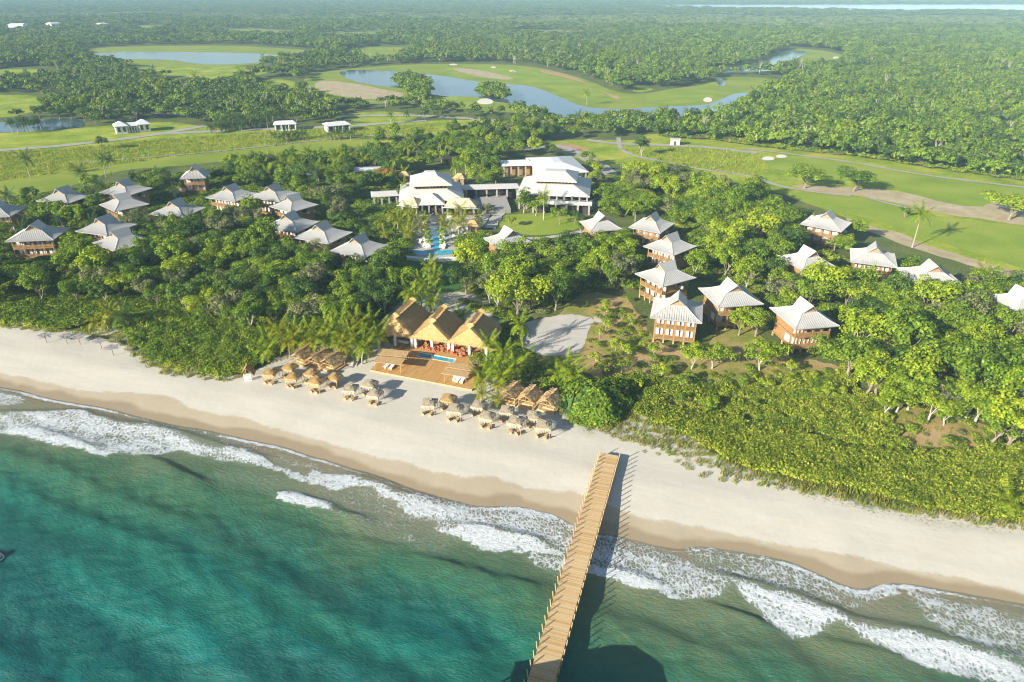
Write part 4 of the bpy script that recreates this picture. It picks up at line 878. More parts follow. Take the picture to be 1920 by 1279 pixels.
def thatch_roof(hw, hd, ze, zr, fy, by_, n, ln=.9, wd=.22, lift=.14, thick=.35, mat='thatch', name='roof', drop=.5, sag=.0):
    """ridge along y from -hd+fy to hd-by_; hips where the inset is positive"""
    mb = MB(); R0 = (0, -hd + fy, zr); R1 = (0, hd - by_, zr); A = (-hw, -hd, ze); B = (hw, -hd, ze); C_ = (hw, hd, ze); D = (-hw, hd, ze)
    lo = [(x * .97, y * .97, z - thick) for x, y, z in (A, B, C_, D)]; r0 = (0, -hd + fy + .3, zr - thick - .1); r1 = (0, hd - by_ - .3, zr - thick - .1)
    mb.add([A, B, C_, D, R0, R1] + lo + [r0, r1], [(0, 1, 4), (1, 2, 5, 4), (2, 3, 5), (3, 0, 4, 5), (6, 10, 7), (7, 10, 11, 8), (8, 11, 9), (9, 11, 10, 6), (0, 6, 7, 1), (1, 7, 8, 2), (2, 8, 9, 3), (3, 9, 6, 0)])
    straw(mb, B, C_, R1, R0, n, lift, ln, wd); straw(mb, D, A, R0, R1, n, lift, ln, wd)
    straw(mb, A, B, R0, R0, n // 2, lift, ln, wd); straw(mb, C_, D, R1, R1, n // 3, lift, ln, wd)
    fringe(mb, [A, B, C_, D, A], drop, int((hw + hd) * 4 / max(.12, wd * .8)))
    return mb.mesh(name, M[mat])
PG = 'three tall thatched pavilions behind the beach deck'
def pavilion(A, B, dd, lb, extra):
    c, rz, w_, d_ = AB(A, B, 3.4, dd); t = thing('thatched_pavilion', lb, 'pavilion', (c.x, c.y, 0), rz, PG)
    hw, hd = w_ / 2, d_ / 2; r = link('roof', thatch_roof(hw * 1.07, hd * 1.04, 3.3, 6.8, 1.5, .6, 2600, 1.1, .15, .20), t)
    mb = MB()
    for s in (-1, 1):
        for k in range(34):
            y = -hd + 1.5 + (d_ - 2.1) * k / 33; mb.add([(0, y - .08, 6.95), (0, y + .08, 6.95), (s * .8, y + .12, 6.40 + random.uniform(-.05, .1)), (s * .8, y - .1, 6.40)], [(0, 1, 2, 3)])
    mb.tube([(0, -hd + 1.6, 6.82), (0, hd - .7, 6.82)], .13, 6); part('ridge_cap', mb, M['thatch_grey'], r)
    cm = MB().box(-.28, .28, -.28, .28, 0, 3.7).mesh('column', M['white_wall'])
    for x in (-hw + .5, 0, hw - .5):
        for y in (-hd + .6, hd - .8): link('column', cm, t, loc=(x, y, 0))
    part('beam', MB().box(-hw + .4, hw - .4, -hd + .5, -hd + .7, 3.3, 3.5), M['cream'], t)
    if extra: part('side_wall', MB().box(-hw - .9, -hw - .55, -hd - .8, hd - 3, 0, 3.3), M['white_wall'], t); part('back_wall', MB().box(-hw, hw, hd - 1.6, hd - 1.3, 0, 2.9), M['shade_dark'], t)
    else: part('back_wall', MB().box(-hw + .6, hw - .6, hd - 1.0, hd - .8, 0, 1.1), M['white_wall'], t)
    CLEAR.append((c.x, c.y, 6.5)); return t, c, rz, w_, d_
PAV = [pavilion((704, 620), (773, 631), 11.5, 'left thatched pavilion with a shaded brown slope and a white side wall', True),
       pavilion((773, 631), (843, 640), 10.0, 'middle thatched pavilion, orange thatch facing the beach deck', False),
       pavilion((843, 640), (914, 650), 10.0, 'right thatched pavilion half hidden by coconut palms', False)]
# deck
DK = [G(695, 693.5, .3), G(884, 730, .3), G(893, 668, .3), G(735, 640, .3)]
dv = [Vector(p) for p in DK]; ux = (dv[1] - dv[0]).normalized(); uy = Vector((-ux.y, ux.x)); L_ = (dv[1] - dv[0]).length; drz = math.atan2(ux.y, ux.x)
deck = thing('wooden_deck', 'broad orange timber deck with a narrow pool in front of the thatched pavilions', 'deck', (dv[0].x, dv[0].y, 0), drz)
DD = 18.5
pl = [Vector(G(x, y, .3)) for x, y in ((785, 660.5), (860, 672.5), (849, 683), (781, 670.5))]
loc2 = lambda p: ((p - dv[0]).dot(ux), (p - dv[0]).dot(uy))
q = [loc2(p) for p in pl]; px0 = min(a for a, b in q) + .4; px1 = max(a for a, b in q) - .4; py0 = min(b for a, b in q) + .6; py1 = max(b for a, b in q) - .4
mb = MB()
for i in range(int(L_ / .19)):
    x = i * .19; mid = x + .08
    lim = DD if x < L_ - 1.0 else DD
    segs_ = [(0, DD)]
    if px0 < mid < px1: segs_ = [(0, py0), (py1, DD)]
    for a, b_ in segs_:
        cut = sorted([a, b_] + [y for y in (random.uniform(a + 1, b_ - 1) for _ in range(2)) if a < y < b_])
        for y0, y1 in zip(cut, cut[1:]): mb.box(x, x + .17, y0 + .01, y1 - .01, .26, .30 + random.uniform(0, .012))
o = part('deck_planks', mb, M['deck_plank'], deck); o['kind'] = 'stuff'
part('deck_edge', MB().box(-.15, L_ + .15, -.18, -.02, 0, .34).box(-.17, -.02, 0, DD, 0, .335).box(L_ + .02, L_ + .17, 0, DD, 0, .335), M['wood_light'], deck)
part('deck_base', MB().box(0, L_, 0, py0 - .1, .0, .2).box(0, px0 - .1, py0 - .1, py1 + .1, 0, .2).box(px1 + .1, L_, py0 - .1, py1 + .1, 0, .2).box(0, L_, py1 + .1, DD, 0, .2), M['shade_dark'], deck)
part('pool_water', MB().box(px0 + .1, px1 - .1, py0 + .1, py1 - .1, .0, .24), M['pool'], deck)
part('pool_rim', MB().box(px0 - .12, px1 + .12, py0 - .12, py0 + .1, .1, .35).box(px0 - .12, px1 + .12, py1 - .1, py1 + .14, .1, .35).box(px0 - .12, px0 + .1, py0 + .1, py1 - .1, .1, .35).box(px1 - .1, px1 + .12, py0 + .1, py1 - .1, .1, .35), M['cream'], deck)
# reed-covered pergolas over the deck
def pergola(pts, lb):
    W = [Vector((*G(x, y, 2.7), 2.7)) for x, y in pts]; c = sum(W, Vector()) / 4
    d = W[1] - W[0]; rz = math.atan2(d.y, d.x); t = thing('pergola', lb, 'pergola', (c.x, c.y, 0), rz, 'reed pergolas over the beach deck')
    w_ = ((W[1] - W[0]).length + (W[2] - W[3]).length) / 2; dp = ((W[3] - W[0]).length + (W[2] - W[1]).length) / 2
    for k, (a, b_, zz_) in enumerate(((-dp / 2, -.1, 2.6), (.1, dp / 2, 2.85))):
        mb = MB()
        n = int(w_ / .16)
        for i in range(n):
            x = -w_ / 2 + (i + .5) * w_ / n; mb.box(x - .065, x + .065, a + random.uniform(-.12, .05), b_ + random.uniform(-.05, .1), zz_ + .09, zz_ + .13 + random.uniform(0, .03))
        o = part('reed_cover', mb, M['thatch_brown'], t); o['kind'] = 'stuff'
        bmh = MB().bar((-w_ / 2 - .3, 0, zz_), (w_ / 2 + .3, 0, zz_), .07, 6).mesh('beam', M['wood_light'])
        for y in (a + .15, b_ - .15): link('beam', bmh, t, loc=(0, y, 0))
    pm = MB().tube([(0, 0, .3), (0, 0, 2.75)], .07, 6).mesh('post', M['wood_light'])
    for x in (-w_ / 2 + .3, 0, w_ / 2 - .3):
        for y in (-dp / 2 + .2, dp / 2 - .2): link('post', pm, t, loc=(x, y, 0))
    return t
pergola([(704, 679), (753, 684), (768, 661), (712, 655)], 'reed pergola on the left part of the beach deck')
pergola([(833, 701), (877, 708), (888, 688), (842, 680)], 'reed pergola on the right part of the beach deck beside palms')
# loungers, tables
def lounger(px, py, h, lb, mat, rz, z):
    t = thing('lounger', lb, 'lounger', (*G(px, py, h), z), rz)
    part('cushion', MB().box(-.4, .4, -1, .3, .3, .46).add([(-.4, .3, .3), (.4, .3, .3), (.4, .95, .9), (-.4, .95, .9), (-.4, .3, .46), (.4, .3, .46), (.4, .88, 1.04), (-.4, .88, 1.04)], [(0, 3, 2, 1), (4, 5, 6, 7), (0, 1, 5, 4), (1, 2, 6, 5), (2, 3, 7, 6), (3, 0, 4, 7)]), M[mat], t)
    part('frame', MB().box(-.42, .42, -1.02, -.9, 0, .3).box(-.42, .42, .6, .7, 0, .3).box(-.42, -.36, -.9, .6, .2, .3).box(.36, .42, -.9, .6, .2, .3), M['wood_light'], t)
    return t
for (px, py), lb in zip([(726, 685), (735, 687), (853, 709), (859, 711), (867, 713)], ['white lounger under the left pergola, leftmost of two', 'white lounger under the left pergola, right one of two', 'white lounger by the right pergola, leftmost of three', 'white lounger by the right pergola, middle of three', 'white lounger by the right pergola, rightmost of three']):
    lounger(px, py, .6, lb, 'white_fabric', drz + random.uniform(-.2, .2), .31)['group'] = 'white loungers on the beach deck'
TB = thing('dining_table', 'dark square table with red seats under the thatched pavilions', 'table', (0, 0, .3), drz, 'dining tables under the thatched pavilions')
part('tabletop', MB().box(-.5, .5, -.5, .5, .68, .75), M['wood_light'], TB); part('leg', MB().box(-.06, .06, -.06, .06, 0, .68), M['shade_dark'], TB)
CH = thing('dining_chair', 'red-cushioned chair at a table under the thatched pavilions', 'chair', (0, 0, .3), drz, 'red chairs under the thatched pavilions')
part('seat', MB().box(-.32, .32, -.32, .32, .3, .46), M['red_fabric'], CH); part('backrest', MB().box(-.32, .32, .28, .38, .46, .9), M['red_fabric'], CH)
lm = MB().box(-.03, .03, -.03, .03, 0, .3).mesh('leg', M['wood_light'])
for x in (-.28, .28):
    for y in (-.28, .28): link('leg', lm, CH, loc=(x, y, 0))
first = True
for px, py in [(820, 648), (828, 656), (835, 650), (846, 658), (856, 655), (868, 660), (862, 664), (799, 650), (875, 656), (812, 654)]:
    x, y = G(px, py, .6)
    tt = TB if first else copy_tree(TB); tt.location = (x, y, .31)
    for k, a in enumerate((0, math.pi / 2, math.pi, -math.pi / 2)):
        cc = CH if first and k == 0 else copy_tree(CH); aa = drz + a
        cc.location = (x - math.sin(aa) * .95 * -1, y + math.cos(aa) * .95, .31); cc.rotation_euler[2] = aa
    first = False
t = thing('bar_counter', 'white bar counter under the left thatched pavilion', 'counter', (*G(753, 640, .5), 0), drz)
part('counter', MB().box(-2, 2, -.4, .4, 0, 1.1), M['white_wall'], t); part('counter_top', MB().box(-2.1, 2.1, -.5, .5, 1.1, 1.18), M['grey_stone'], t)
# ---- thatched umbrellas on the sand
def umbrella_roof(mat, seed):
    random.seed(seed); mb = MB(); n = 4; ang = .15
    hw = 1.38
    return thatch_roof(hw, hw, 2.15, 2.72, 1.15, 1.15, 260, .55, .16, .17, .14, mat, 'roof', .7)
UR = {k: [umbrella_roof(mt, s) for s in (1, 2, 3)] for k, mt in (('tan', 'thatch'), ('grey', 'thatch_grey'))}
UPM = MB().tube([(0, 0, -.3), (0, 0, 2.5)], .07, 6).mesh('pole', M['wood_light'])
UP4 = MB().tube([(0, 0, -.3), (0, 0, 2.1)], .055, 5).mesh('post', M['wood_light'])
UCH = MB().box(-.3, .3, -.9, .35, .3, .4).add([(-.3, .35, .3), (.3, .35, .3), (.3, .85, .95), (-.3, .85, .95), (-.3, .35, .4), (.3, .35, .4), (.3, .8, 1.0), (-.3, .8, 1.0)], [(0, 3, 2, 1), (4, 5, 6, 7), (0, 1, 5, 4), (1, 2, 6, 5), (2, 3, 7, 6), (3, 0, 4, 7)])
UCM = UCH.mesh('seat', M['wood_light']); UBM = MB().box(-.28, .28, .33, .39, .0, .32).box(-.28, .28, -.85, -.79, 0, .32).mesh('frame', M['wood_light'])
UM = [(507, 696, 'tan', 'tan palm-thatch umbrella right of the small wooden lookout hut'), (543, 686, 'tan', 'tan palm-thatch umbrella touching the green bushes, below the left cabanas'), (549.5, 703, 'tan', 'ragged tan umbrella in front of the umbrella that touches the bushes'),
      (584, 696, 'tan', 'tan umbrella just below the middle left cabana'), (593.6, 712, 'tan', 'tan umbrella nearest the sea in the left cluster of tan umbrellas'), (627, 703.6, 'tan', 'tan umbrella at the right end of the left cluster, towards the grey trio'),
      (657, 725, 'grey', 'grey umbrella at the left of the trio below the deck'), (693, 717.6, 'grey', 'grey umbrella closest to the deck in the trio left of centre'), (703, 734.5, 'grey', 'grey umbrella nearest the sea in the trio left of centre'),
      (805, 753, 'grey', 'grey umbrella at the far left of the group below the deck corner'), (840.7, 744.8, 'tan', 'single orange-tan umbrella among grey ones below the deck corner'), (853.8, 764.5, 'grey', 'grey umbrella just seaward of the orange-tan one'),
      (898, 756, 'grey', 'grey umbrella below the two small yellow palms'), (914, 776.7, 'grey', 'wide grey umbrella at the seaward side, below the yellow palms'), (950.5, 766, 'grey', 'grey umbrella below the gap between the first two right cabanas'),
      (968, 787, 'grey', 'grey umbrella at the seaward side, left of the last one'), (1001, 776.7, 'grey', 'grey umbrella below the right-hand cabana, close to the round bush'), (1020, 794.5, 'grey', 'rightmost grey umbrella, nearest the sea and the round bush')]
for i, (px, py, k, lb) in enumerate(UM):
    x, y = G(px, py, 2.4); x, y = x, y; s = random.uniform(.92, 1.08)
    t = thing('thatched_umbrella', lb, 'beach umbrella', (x, y, -.05), drz + .1 + random.uniform(-.15, .15), 'thatched umbrellas in rows on the sand', s)
    link('roof', UR[k][i % 3], t); link('pole', UPM, t)
    for a in (-1, 1):
        for b_ in (-1, 1): link('post', UP4, t, loc=(a * 1.25, b_ * 1.25, 0))
    for s in (-.75, .7):
        ch = thing('beach_chair', 'wooden beach chair in the shade of a thatched umbrella', 'chair', (x + s * ux.x - uy.x * 1.2, y + s * ux.y - uy.y * 1.2, -.02), drz + math.pi + random.uniform(-.3, .3), 'wooden chairs under the thatched umbrellas')
        link('seat', UCM, ch); link('frame', UBM, ch)
# tattered shades at the left
random.seed(3)
for i, (px, py) in enumerate([(82.6, 627.6), (121, 628.5), (145.5, 630), (186, 638), (208, 650)]):
    lb = ['leftmost tattered grey shade on the left beach', 'tattered grey shade with greenish posts, second from the left', 'tattered grey shade third from the left, against the hedge', 'tattered grey shade fourth from the left, on open sand', 'tattered grey shade nearest the bushes at the right end of its row'][i]
    x, y = G(px, py, 2.3); t = thing('tattered_shade', lb, 'beach shade', (x, y, -.05), drz + random.uniform(-.2, .2), 'tattered reed shades on the left beach')
    mb = MB()
    for k in range(30):
        a = random.uniform(0, 6.28); r = random.uniform(.4, 1.9); p = Vector((math.cos(a) * 1.6 * random.random(), math.sin(a) * 1.4 * random.random(), 2.3 + random.uniform(-.1, .15))); d = Vector((math.cos(a), math.sin(a), -.15)); s = Vector((-d.y, d.x, 0))
        mb.add([p - s * .1, p + s * .1, p + d * .9 + s * .07, p + d * .9 - s * .07], [(0, 1, 2, 3)])
    mb.box(-1.3, 1.3, -1.1, 1.1, 2.24, 2.28)
    part('reed_cover', mb, M['grey_stone'], t); part('pole', MB().tube([(0, 0, -.3), (0, 0, 2.3)], .07, 6), M['bark'], t)
    part('brace', MB().bar((0, 0, 1.5), (1.0, 0, 2.25), .04).bar((0, 0, 1.5), (-1.0, 0, 2.25), .04).bar((0, 0, 1.5), (0, .9, 2.25), .04).bar((0, 0, 1.5), (0, -.9, 2.25), .04), M['bark'], t)
# cabanas
def cabana_mesh():
    mb = MB(); hw, hd = 2.1, 2.3
    for s in (-1, 1):
        A = (s * hw, -hd * s, 1.9); B = (s * hw, hd * s, 1.9); R1 = (0, hd * s, 3.3); R0 = (0, -hd * s, 3.3)
        mb.add([A, B, R1, R0, (A[0], A[1], 1.78), (B[0], B[1], 1.78), (0, R1[1], 3.15), (0, R0[1], 3.15)], [(0, 1, 2, 3), (7, 6, 5, 4), (0, 4, 5, 1), (1, 5, 6, 2), (3, 7, 4, 0)])
        straw(mb, A, B, R1, R0, 110, .09, .8, .22); fringe(mb, [A, B], .3, 16)
    return mb.mesh('roof', M['thatch_brown'])
CR = cabana_mesh(); CF = MB()
for x in (-1.6, 0, 1.6):
    for y in (-1.9, 1.9):
        if x == 0 and y > 0: continue
        CF.tube([(x, y, -.2), (x, y, 1.95 if x else 3.1)], .06, 5)
CPm = MB().tube([(0, 0, -.2), (0, 0, 2.0)], .065, 5).mesh('post', M['wood_light'])
CFr = MB().bar((-2.0, -2.2, 1.9), (0, -2.2, 3.25), .07).bar((2.0, -2.2, 1.9), (0, -2.2, 3.25), .07).bar((-1.7, -1.95, 1.85), (1.7, -1.95, 1.85), .06).bar((0, -1.95, 1.85), (0, -2.1, 3.2), .05).mesh('truss', M['wood_light'])
CPl = MB().box(-1.8, 1.8, -2.1, 2.1, .05, .35).mesh('platform', M['wood_light']); CBd = MB().box(-1.2, 1.2, -1.2, 1.4, .35, .65).mesh('daybed', M['thatch_brown'])
CRl = MB().bar((0, -1.9, .8), (0, 1.9, .8), .04).bar((0, -1.9, 1.1), (0, 1.9, 1.1), .04).mesh('side_rail', M['wood_light'])
for px, py, lb in [(567, 660, 'open wooden cabana, leftmost of the three beside the bushes'), (598, 667, 'open wooden cabana, middle of the three left ones'), (623.6, 671, 'open wooden cabana, the left three\'s nearest to the deck'),
                   (959, 731, 'open wooden cabana beside the small yellow palms'), (993, 738, 'open wooden cabana, middle of the three right ones'), (1032, 745, 'open wooden cabana against the big round bush')]:
    x, y = G(px, py, 2.5); t = thing('cabana', lb, 'cabana', (x, y, -.02), drz - .12 + random.uniform(-.05, .05), 'thatched cabanas beside the beach deck')
    link('roof', CR, t); link('truss', CFr, t); link('platform', CPl, t); link('daybed', CBd, t)
    for a in (-1.6, 1.6): link('side_rail', CRl, t, loc=(a, 0, 0)); [link('post', CPm, t, loc=(a, b_, 0)) for b_ in (-1.9, 1.9)]
    CLEAR.append((x, y, 2.6))
# lookout hut, sand bench
x, y = G(468, 709); t = thing('lookout_hut', 'small wooden lookout hut on a white slatted base at the bushes\' edge', 'hut', (x, y, -.1), drz + .5)
part('roof', MB().add([(-.1, -1.2, 3.3), (-.1, 1.2, 3.3), (1.4, 1.2, 1.3), (1.4, -1.2, 1.3), (-.1, -1.2, 3.2), (-.1, 1.2, 3.2), (1.3, 1.2, 1.2), (1.3, -1.2, 1.2)], [(0, 3, 2, 1), (4, 5, 6, 7), (0, 1, 5, 4), (3, 7, 6, 2), (0, 4, 7, 3), (1, 2, 6, 5)]).add([(-.1, -1.2, 3.35), (-.1, 1.2, 3.35), (-1.2, 1.2, 2.0), (-1.2, -1.2, 2.0)], [(0, 1, 2, 3)]), M['wood'], t)
sm = MB().box(-.8, .8, -.03, .03, 0, .2).mesh('slat', M['white_wall'])
for k in range(5): link('slat', sm, t, loc=(-.1, -1.1, .1 + k * .34))
pm = MB().box(-.06, .06, -.06, .06, -.2, 2.4).mesh('post', M['wood_light'])
for a in (-.8, .8):
    for b_ in (-1, 1): link('post', pm, t, loc=(a, b_, 0))
x, y = G(664, 681); t = thing('ramp_board', 'pale slanted board lying on the sand left of the deck', 'board', (x, y, 0), drz + .3)
part('board', MB().add([(-.9, -1.6, .0), (.9, -1.6, .0), (.9, 1.6, .7), (-.9, 1.6, .7), (-.9, -1.6, .12), (.9, -1.6, .12), (.9, 1.6, .82), (-.9, 1.6, .82)], [(0, 3, 2, 1), (4, 5, 6, 7), (0, 1, 5, 4), (1, 2, 6, 5), (2, 3, 7, 6), (3, 0, 4, 7)]), M['concrete'], t); part('support', MB().box(-.8, .8, 1.3, 1.45, 0, .62), M['wood_light'], t)

# ------------------------------------------------------------------ the pier
PZ = 1.15
pt = [Vector(G(x, y, PZ)) for x, y in ((1127.5, 850.5), (1158.5, 853))]; pbm = [Vector(G(x, y, PZ)) for x, y in ((990, 1279), (1038, 1279))]
mid_t = (pt[0] + pt[1]) / 2; mid_b = (pbm[0] + pbm[1]) / 2; pd = (mid_b - mid_t).normalized(); PW_ = 3.25
prz = math.atan2(pd.y, pd.x); PL = (mid_b - mid_t).length + 14
pier = thing('pier', 'long timber pier running from sand into the sea with slim posts along both sides', 'pier', (mid_t.x, mid_t.y, 0), prz)
random.seed(5); mb = MB(); x = 0
while x < PL:
    s = random.uniform(-.03, .03); mb.box(x, x + .13, -PW_ / 2 + s, PW_ / 2 + s, PZ - .05, PZ + random.uniform(0, .012)); x += .15
o = part('deck_planks', mb, M['pier_plank'], pier); o['kind'] = 'stuff'
bmh = MB().box(0, PL, -.1, .1, PZ - .35, PZ - .06).mesh('beam', M['wood_light'])
for yy in (-PW_ / 2 + .15, 0, PW_ / 2 - .15): link('beam', bmh, pier, loc=(0, yy, 0))
postm = MB().tube([(0, 0, PZ - .5), (0, 0, PZ + .95)], .075, 6).mesh('post', M['wood_light'])
pilem = MB().tube([(0, 0, -3.5), (0, 0, PZ - .3)], .16, 8).mesh('pile', M['bark'])
k = 0; x = .3
while x < PL:
    for s in (-1, 1): link('post', postm, pier, loc=(x, s * (PW_ / 2 + .06), 0), rot=(-s * .10, 0, 0))
    if k % 3 == 0:
        for s in (-1, 1): link('pile', pilem, pier, loc=(x + .4, s * (PW_ / 2 - .3), 0))
    x += 1.42; k += 1
# the roofed platform at the pier's head, seaward of the picture; its shadow lies on the water
pf = thing('pier_pavilion', 'thatch-roofed platform at the seaward end of the pier casting the shadow on the water', 'pavilion', (0.6, 47.6, 0), 0.0)
part('platform', MB().box(-9, 9.5, -5, 3.6, PZ - .5, PZ - .07), M['wood_light'], pf)
part('roof', MB().add([(-10, -6, 3.6), (10.6, -6, 3.6), (10.6, 4.0, 3.6), (-10, 4.0, 3.6), (-4.4, .4, 8.0), (-1, .4, 8.0)], [(0, 1, 5, 4), (1, 2, 5), (2, 3, 4, 5), (3, 0, 4), (3, 2, 1, 0)]), M['thatch'], pf)
pm = MB().tube([(0, 0, -3), (0, 0, 3.7)], .15, 6).mesh('post', M['wood_light'])
for x in (-8.5, -3, 3, 9):
    for y in (-4.6, 3.2): link('post', pm, pf, loc=(x, y, 0))
# boat cut by the left edge
x, y = G(-9, 1046, SEA); t = thing('small_boat', 'white bow of a small boat just entering at the left edge of the sea', 'boat', (x - .6, y, SEA), 1.2)
hv = []
for s_, (yy, wv, zk, zg) in enumerate([(-2.2, .7, 0, .5), (-1, .95, -.1, .55), (.5, .9, -.1, .6), (1.6, .55, 0, .7), (2.3, .04, .35, .85)]): hv += [(-wv, yy, zg), (-wv * .6, yy, zk), (wv * .6, yy, zk), (wv, yy, zg)]
fs = [(0, 3, 2, 1)]
for i in range(4): fs += [(i * 4 + j, i * 4 + j + 1, i * 4 + j + 5, i * 4 + j + 4) for j in range(3)]
part('hull', MB().add(hv, fs), M['roof_white'], t); part('bench', MB().box(-.8, .8, -.3, 0, .35, .42), M['wood_light'], t); part('cabin', MB().box(-.5, .5, -1.6, -.6, .3, 1.1), M['white_wall'], t)
# ------------------------------------------------------------------ vegetation: shared leaf meshes
def leaf_quads(C, Nn, size, rng, tilt=.9, aspect=1.5):
    """leaf-clump quads centred on C with normals scattered about Nn"""
    n = len(C); N = Nn + rng.normal(0, tilt, (n, 3)); N /= np.linalg.norm(N, axis=1)[:, None] + 1e-9
    A = np.cross(N, rng.normal(0, 1, (n, 3))); A /= np.linalg.norm(A, axis=1)[:, None] + 1e-9; B = np.cross(N, A)
    s = size * rng.uniform(.6, 1.35, n)[:, None]; a = A * s * aspect * .5; b = B * s * .5
    V = np.stack([C - a, C - b * .9 + a * .1, C + a, C + b], 1).reshape(-1, 3)
    return V, np.arange(4 * n).reshape(-1, 4)
def crown_mesh(name, mat, seed, rx=3.9, rz=2.6, zc=5.2, nclump=34, per=70, leaf=.42, cr=(.85, 1.5), flat=0.0, core=True):
    rng = np.random.default_rng(seed); Vs = []; Ns = []
    d = rng.normal(0, 1, (nclump, 3)); d[:, 2] = np.abs(d[:, 2]) * .9 - .25; d /= np.linalg.norm(d, axis=1)[:, None]
    lob = 1 + .28 * np.sin(np.arctan2(d[:, 1], d[:, 0]) * rng.integers(2, 5) + rng.uniform(0, 6))
    cc = d * np.array([rx, rx, rz]) * (rng.uniform(.45, .9, nclump) ** .6 * lob)[:, None]; cc[:, 2] *= (1 - flat * .5)
    rr = rng.uniform(cr[0], cr[1], nclump)
    for c, r in zip(cc, rr):
        m = int(per * (r / cr[1]) ** 1.6) + 6
        e = rng.normal(0, 1, (m, 3)); e /= np.linalg.norm(e, axis=1)[:, None]; e[:, 2] = np.where(e[:, 2] < -.3, -e[:, 2], e[:, 2])
        Vs.append(c + e * r * rng.uniform(.72, 1.08, m)[:, None] * np.array([1.1, 1.1, .8])); Ns.append(e * 1.1 + np.array([0, 0, .35]))
    C = np.vstack(Vs); N = np.vstack(Ns); C[:, 2] += zc
    V, F = leaf_quads(C, N, leaf, rng, .38)
    if core:
        k = 46; e = rng.normal(0, 1, (k, 3)); e /= np.linalg.norm(e, axis=1)[:, None]
        CC = cc[rng.integers(0, nclump, k)] * .75 + e * .4; CC[:, 2] += zc - .3
        V2, F2 = leaf_quads(CC, e * .2 + np.array([0, 0, 1]), 1.5, rng, .5, 1.2); F = np.vstack([F, F2 + len(V)]); V = np.vstack([V, V2])
    return npmesh(name, V, F, mat)
def trunk_mesh(name, mat, seed, zt=5.2, r=.26, spread=2.2, nb=5, lean=.4):
    random.seed(seed); mb = MB(); lx, ly = random.uniform(-lean, lean), random.uniform(-lean, lean)
    fork = zt * random.uniform(.3, .45)
    mb.tube([(0, 0, -.3), (lx * .3, ly * .3, fork * .5), (lx, ly, fork)], [r * 1.3, r, r * .85], 7)
    for k in range(nb):
        a = 6.283 * k / nb + random.uniform(-.4, .4); s = spread * random.uniform(.6, 1.1)
        p1 = (lx + math.cos(a) * s * .45, ly + math.sin(a) * s * .45, fork + (zt - fork) * .5); p2 = (lx + math.cos(a) * s, ly + math.sin(a) * s, zt + random.uniform(-.2, .6))
        mb.tube([(lx, ly, fork - .1), p1, p2], [r * .6, r * .38, r * .14], 5)
    return mb.mesh(name, mat)
NV = 7
SHP = [(3.4, 3.0, 28), (3.9, 2.6, 34), (4.4, 1.9, 34), (3.1, 3.5, 28), (4.9, 1.7, 40), (3.0, 2.3, 20), (4.2, 3.0, 40)]
CROWN = {}
for tone in ('dark', 'mid', 'lime', 'grey'):
    for i in range(NV):
        base = crown_mesh('crown', M['leaf_' + tone], 100 + i, rx=SHP[i][0], rz=SHP[i][1], leaf=.28, nclump=SHP[i][2], per=125, cr=(.6, 1.55), flat=.1) if tone == 'dark' else CROWN[('dark', i)].copy()
        if tone != 'dark': base.materials.clear(); base.materials.append(M['leaf_' + tone])
        CROWN[(tone, i)] = base
TRUNK = [trunk_mesh('trunk', M['bark'], 30 + i) for i in range(3)] + [trunk_mesh('trunk', M['pale_bark'], 40 + i, r=.2, nb=4) for i in range(2)]
SMALLC = {tone: [crown_mesh('crown', M['leaf_' + tone], 200 + i, rx=1.25, rz=1.0, zc=1.9, nclump=9, per=70, leaf=.22, cr=(.45, .75), core=False) for i in range(3)] for tone in ('lime', 'mid')}
SMALLT = [trunk_mesh('trunk', M['pale_bark'], 60 + i, zt=1.9, r=.07, spread=.8, nb=3, lean=.25) for i in range(2)]
# ---- palms
def frond_mesh(name, mat, L=3.4, droop=1.0, up=.55, seed=0, w0=.75, nl=15):
    """one feather frond leaving the origin along +x"""
    rng = np.random.default_rng(seed); V = []; F = []
    def pt(t): return np.array([L * t * (1 - .12 * droop * t), 0, L * (up * t - droop * .75 * t * t)])
    for k in range(nl):
        t0 = .08 + .9 * k / nl; t1 = t0 + .58 / nl; p0, p1 = pt(t0), pt(t1); wd = w0 * math.sin(math.pi * min(1, .12 + t0 * .86)) ** .6 * rng.uniform(.8, 1.15)
        for s in (-1, 1):
            tip = (p0 + p1) / 2 + np.array([.30 * wd, s * wd, -.42 * wd * rng.uniform(.6, 1.3)]); n = len(V)
            V += [p0, p1, tip + (p1 - p0) * .10, tip - (p1 - p0) * .3]; F.append((n, n + 1, n + 2, n + 3))
    for k in range(6):
        a, b = pt(k / 6), pt((k + 1) / 6); n = len(V); V += [a + [0, -.045, 0], a + [0, .045, 0], b + [0, .04, 0], b + [0, -.04, 0]]; F.append((n, n + 1, n + 2, n + 3))
    return npmesh(name, np.array(V), np.array(F), mat)
FR = {tone: [frond_mesh('frond', M[tone], 3.3, .35, 1.15, 1), frond_mesh('frond', M[tone], 3.6, .95, .75, 2), frond_mesh('frond', M[tone], 3.4, 1.25, .45, 3), frond_mesh('frond', M[tone], 3.0, 1.5, .15, 4)] for tone in ('frond', 'frond_yellow', 'frond_dark')}
FDEAD = frond_mesh('dead_frond', M['dead_frond'], 2.4, 1.6, -.5, 5)
def palm_angles(seed, n=17):
    random.seed(seed); out = []
    for k in range(n):
        out.append((k * 2.39996 + random.uniform(-.2, .2), min(3, int(4 * k / n)), random.uniform(-.12, .12), random.uniform(.85, 1.12)))
    return out
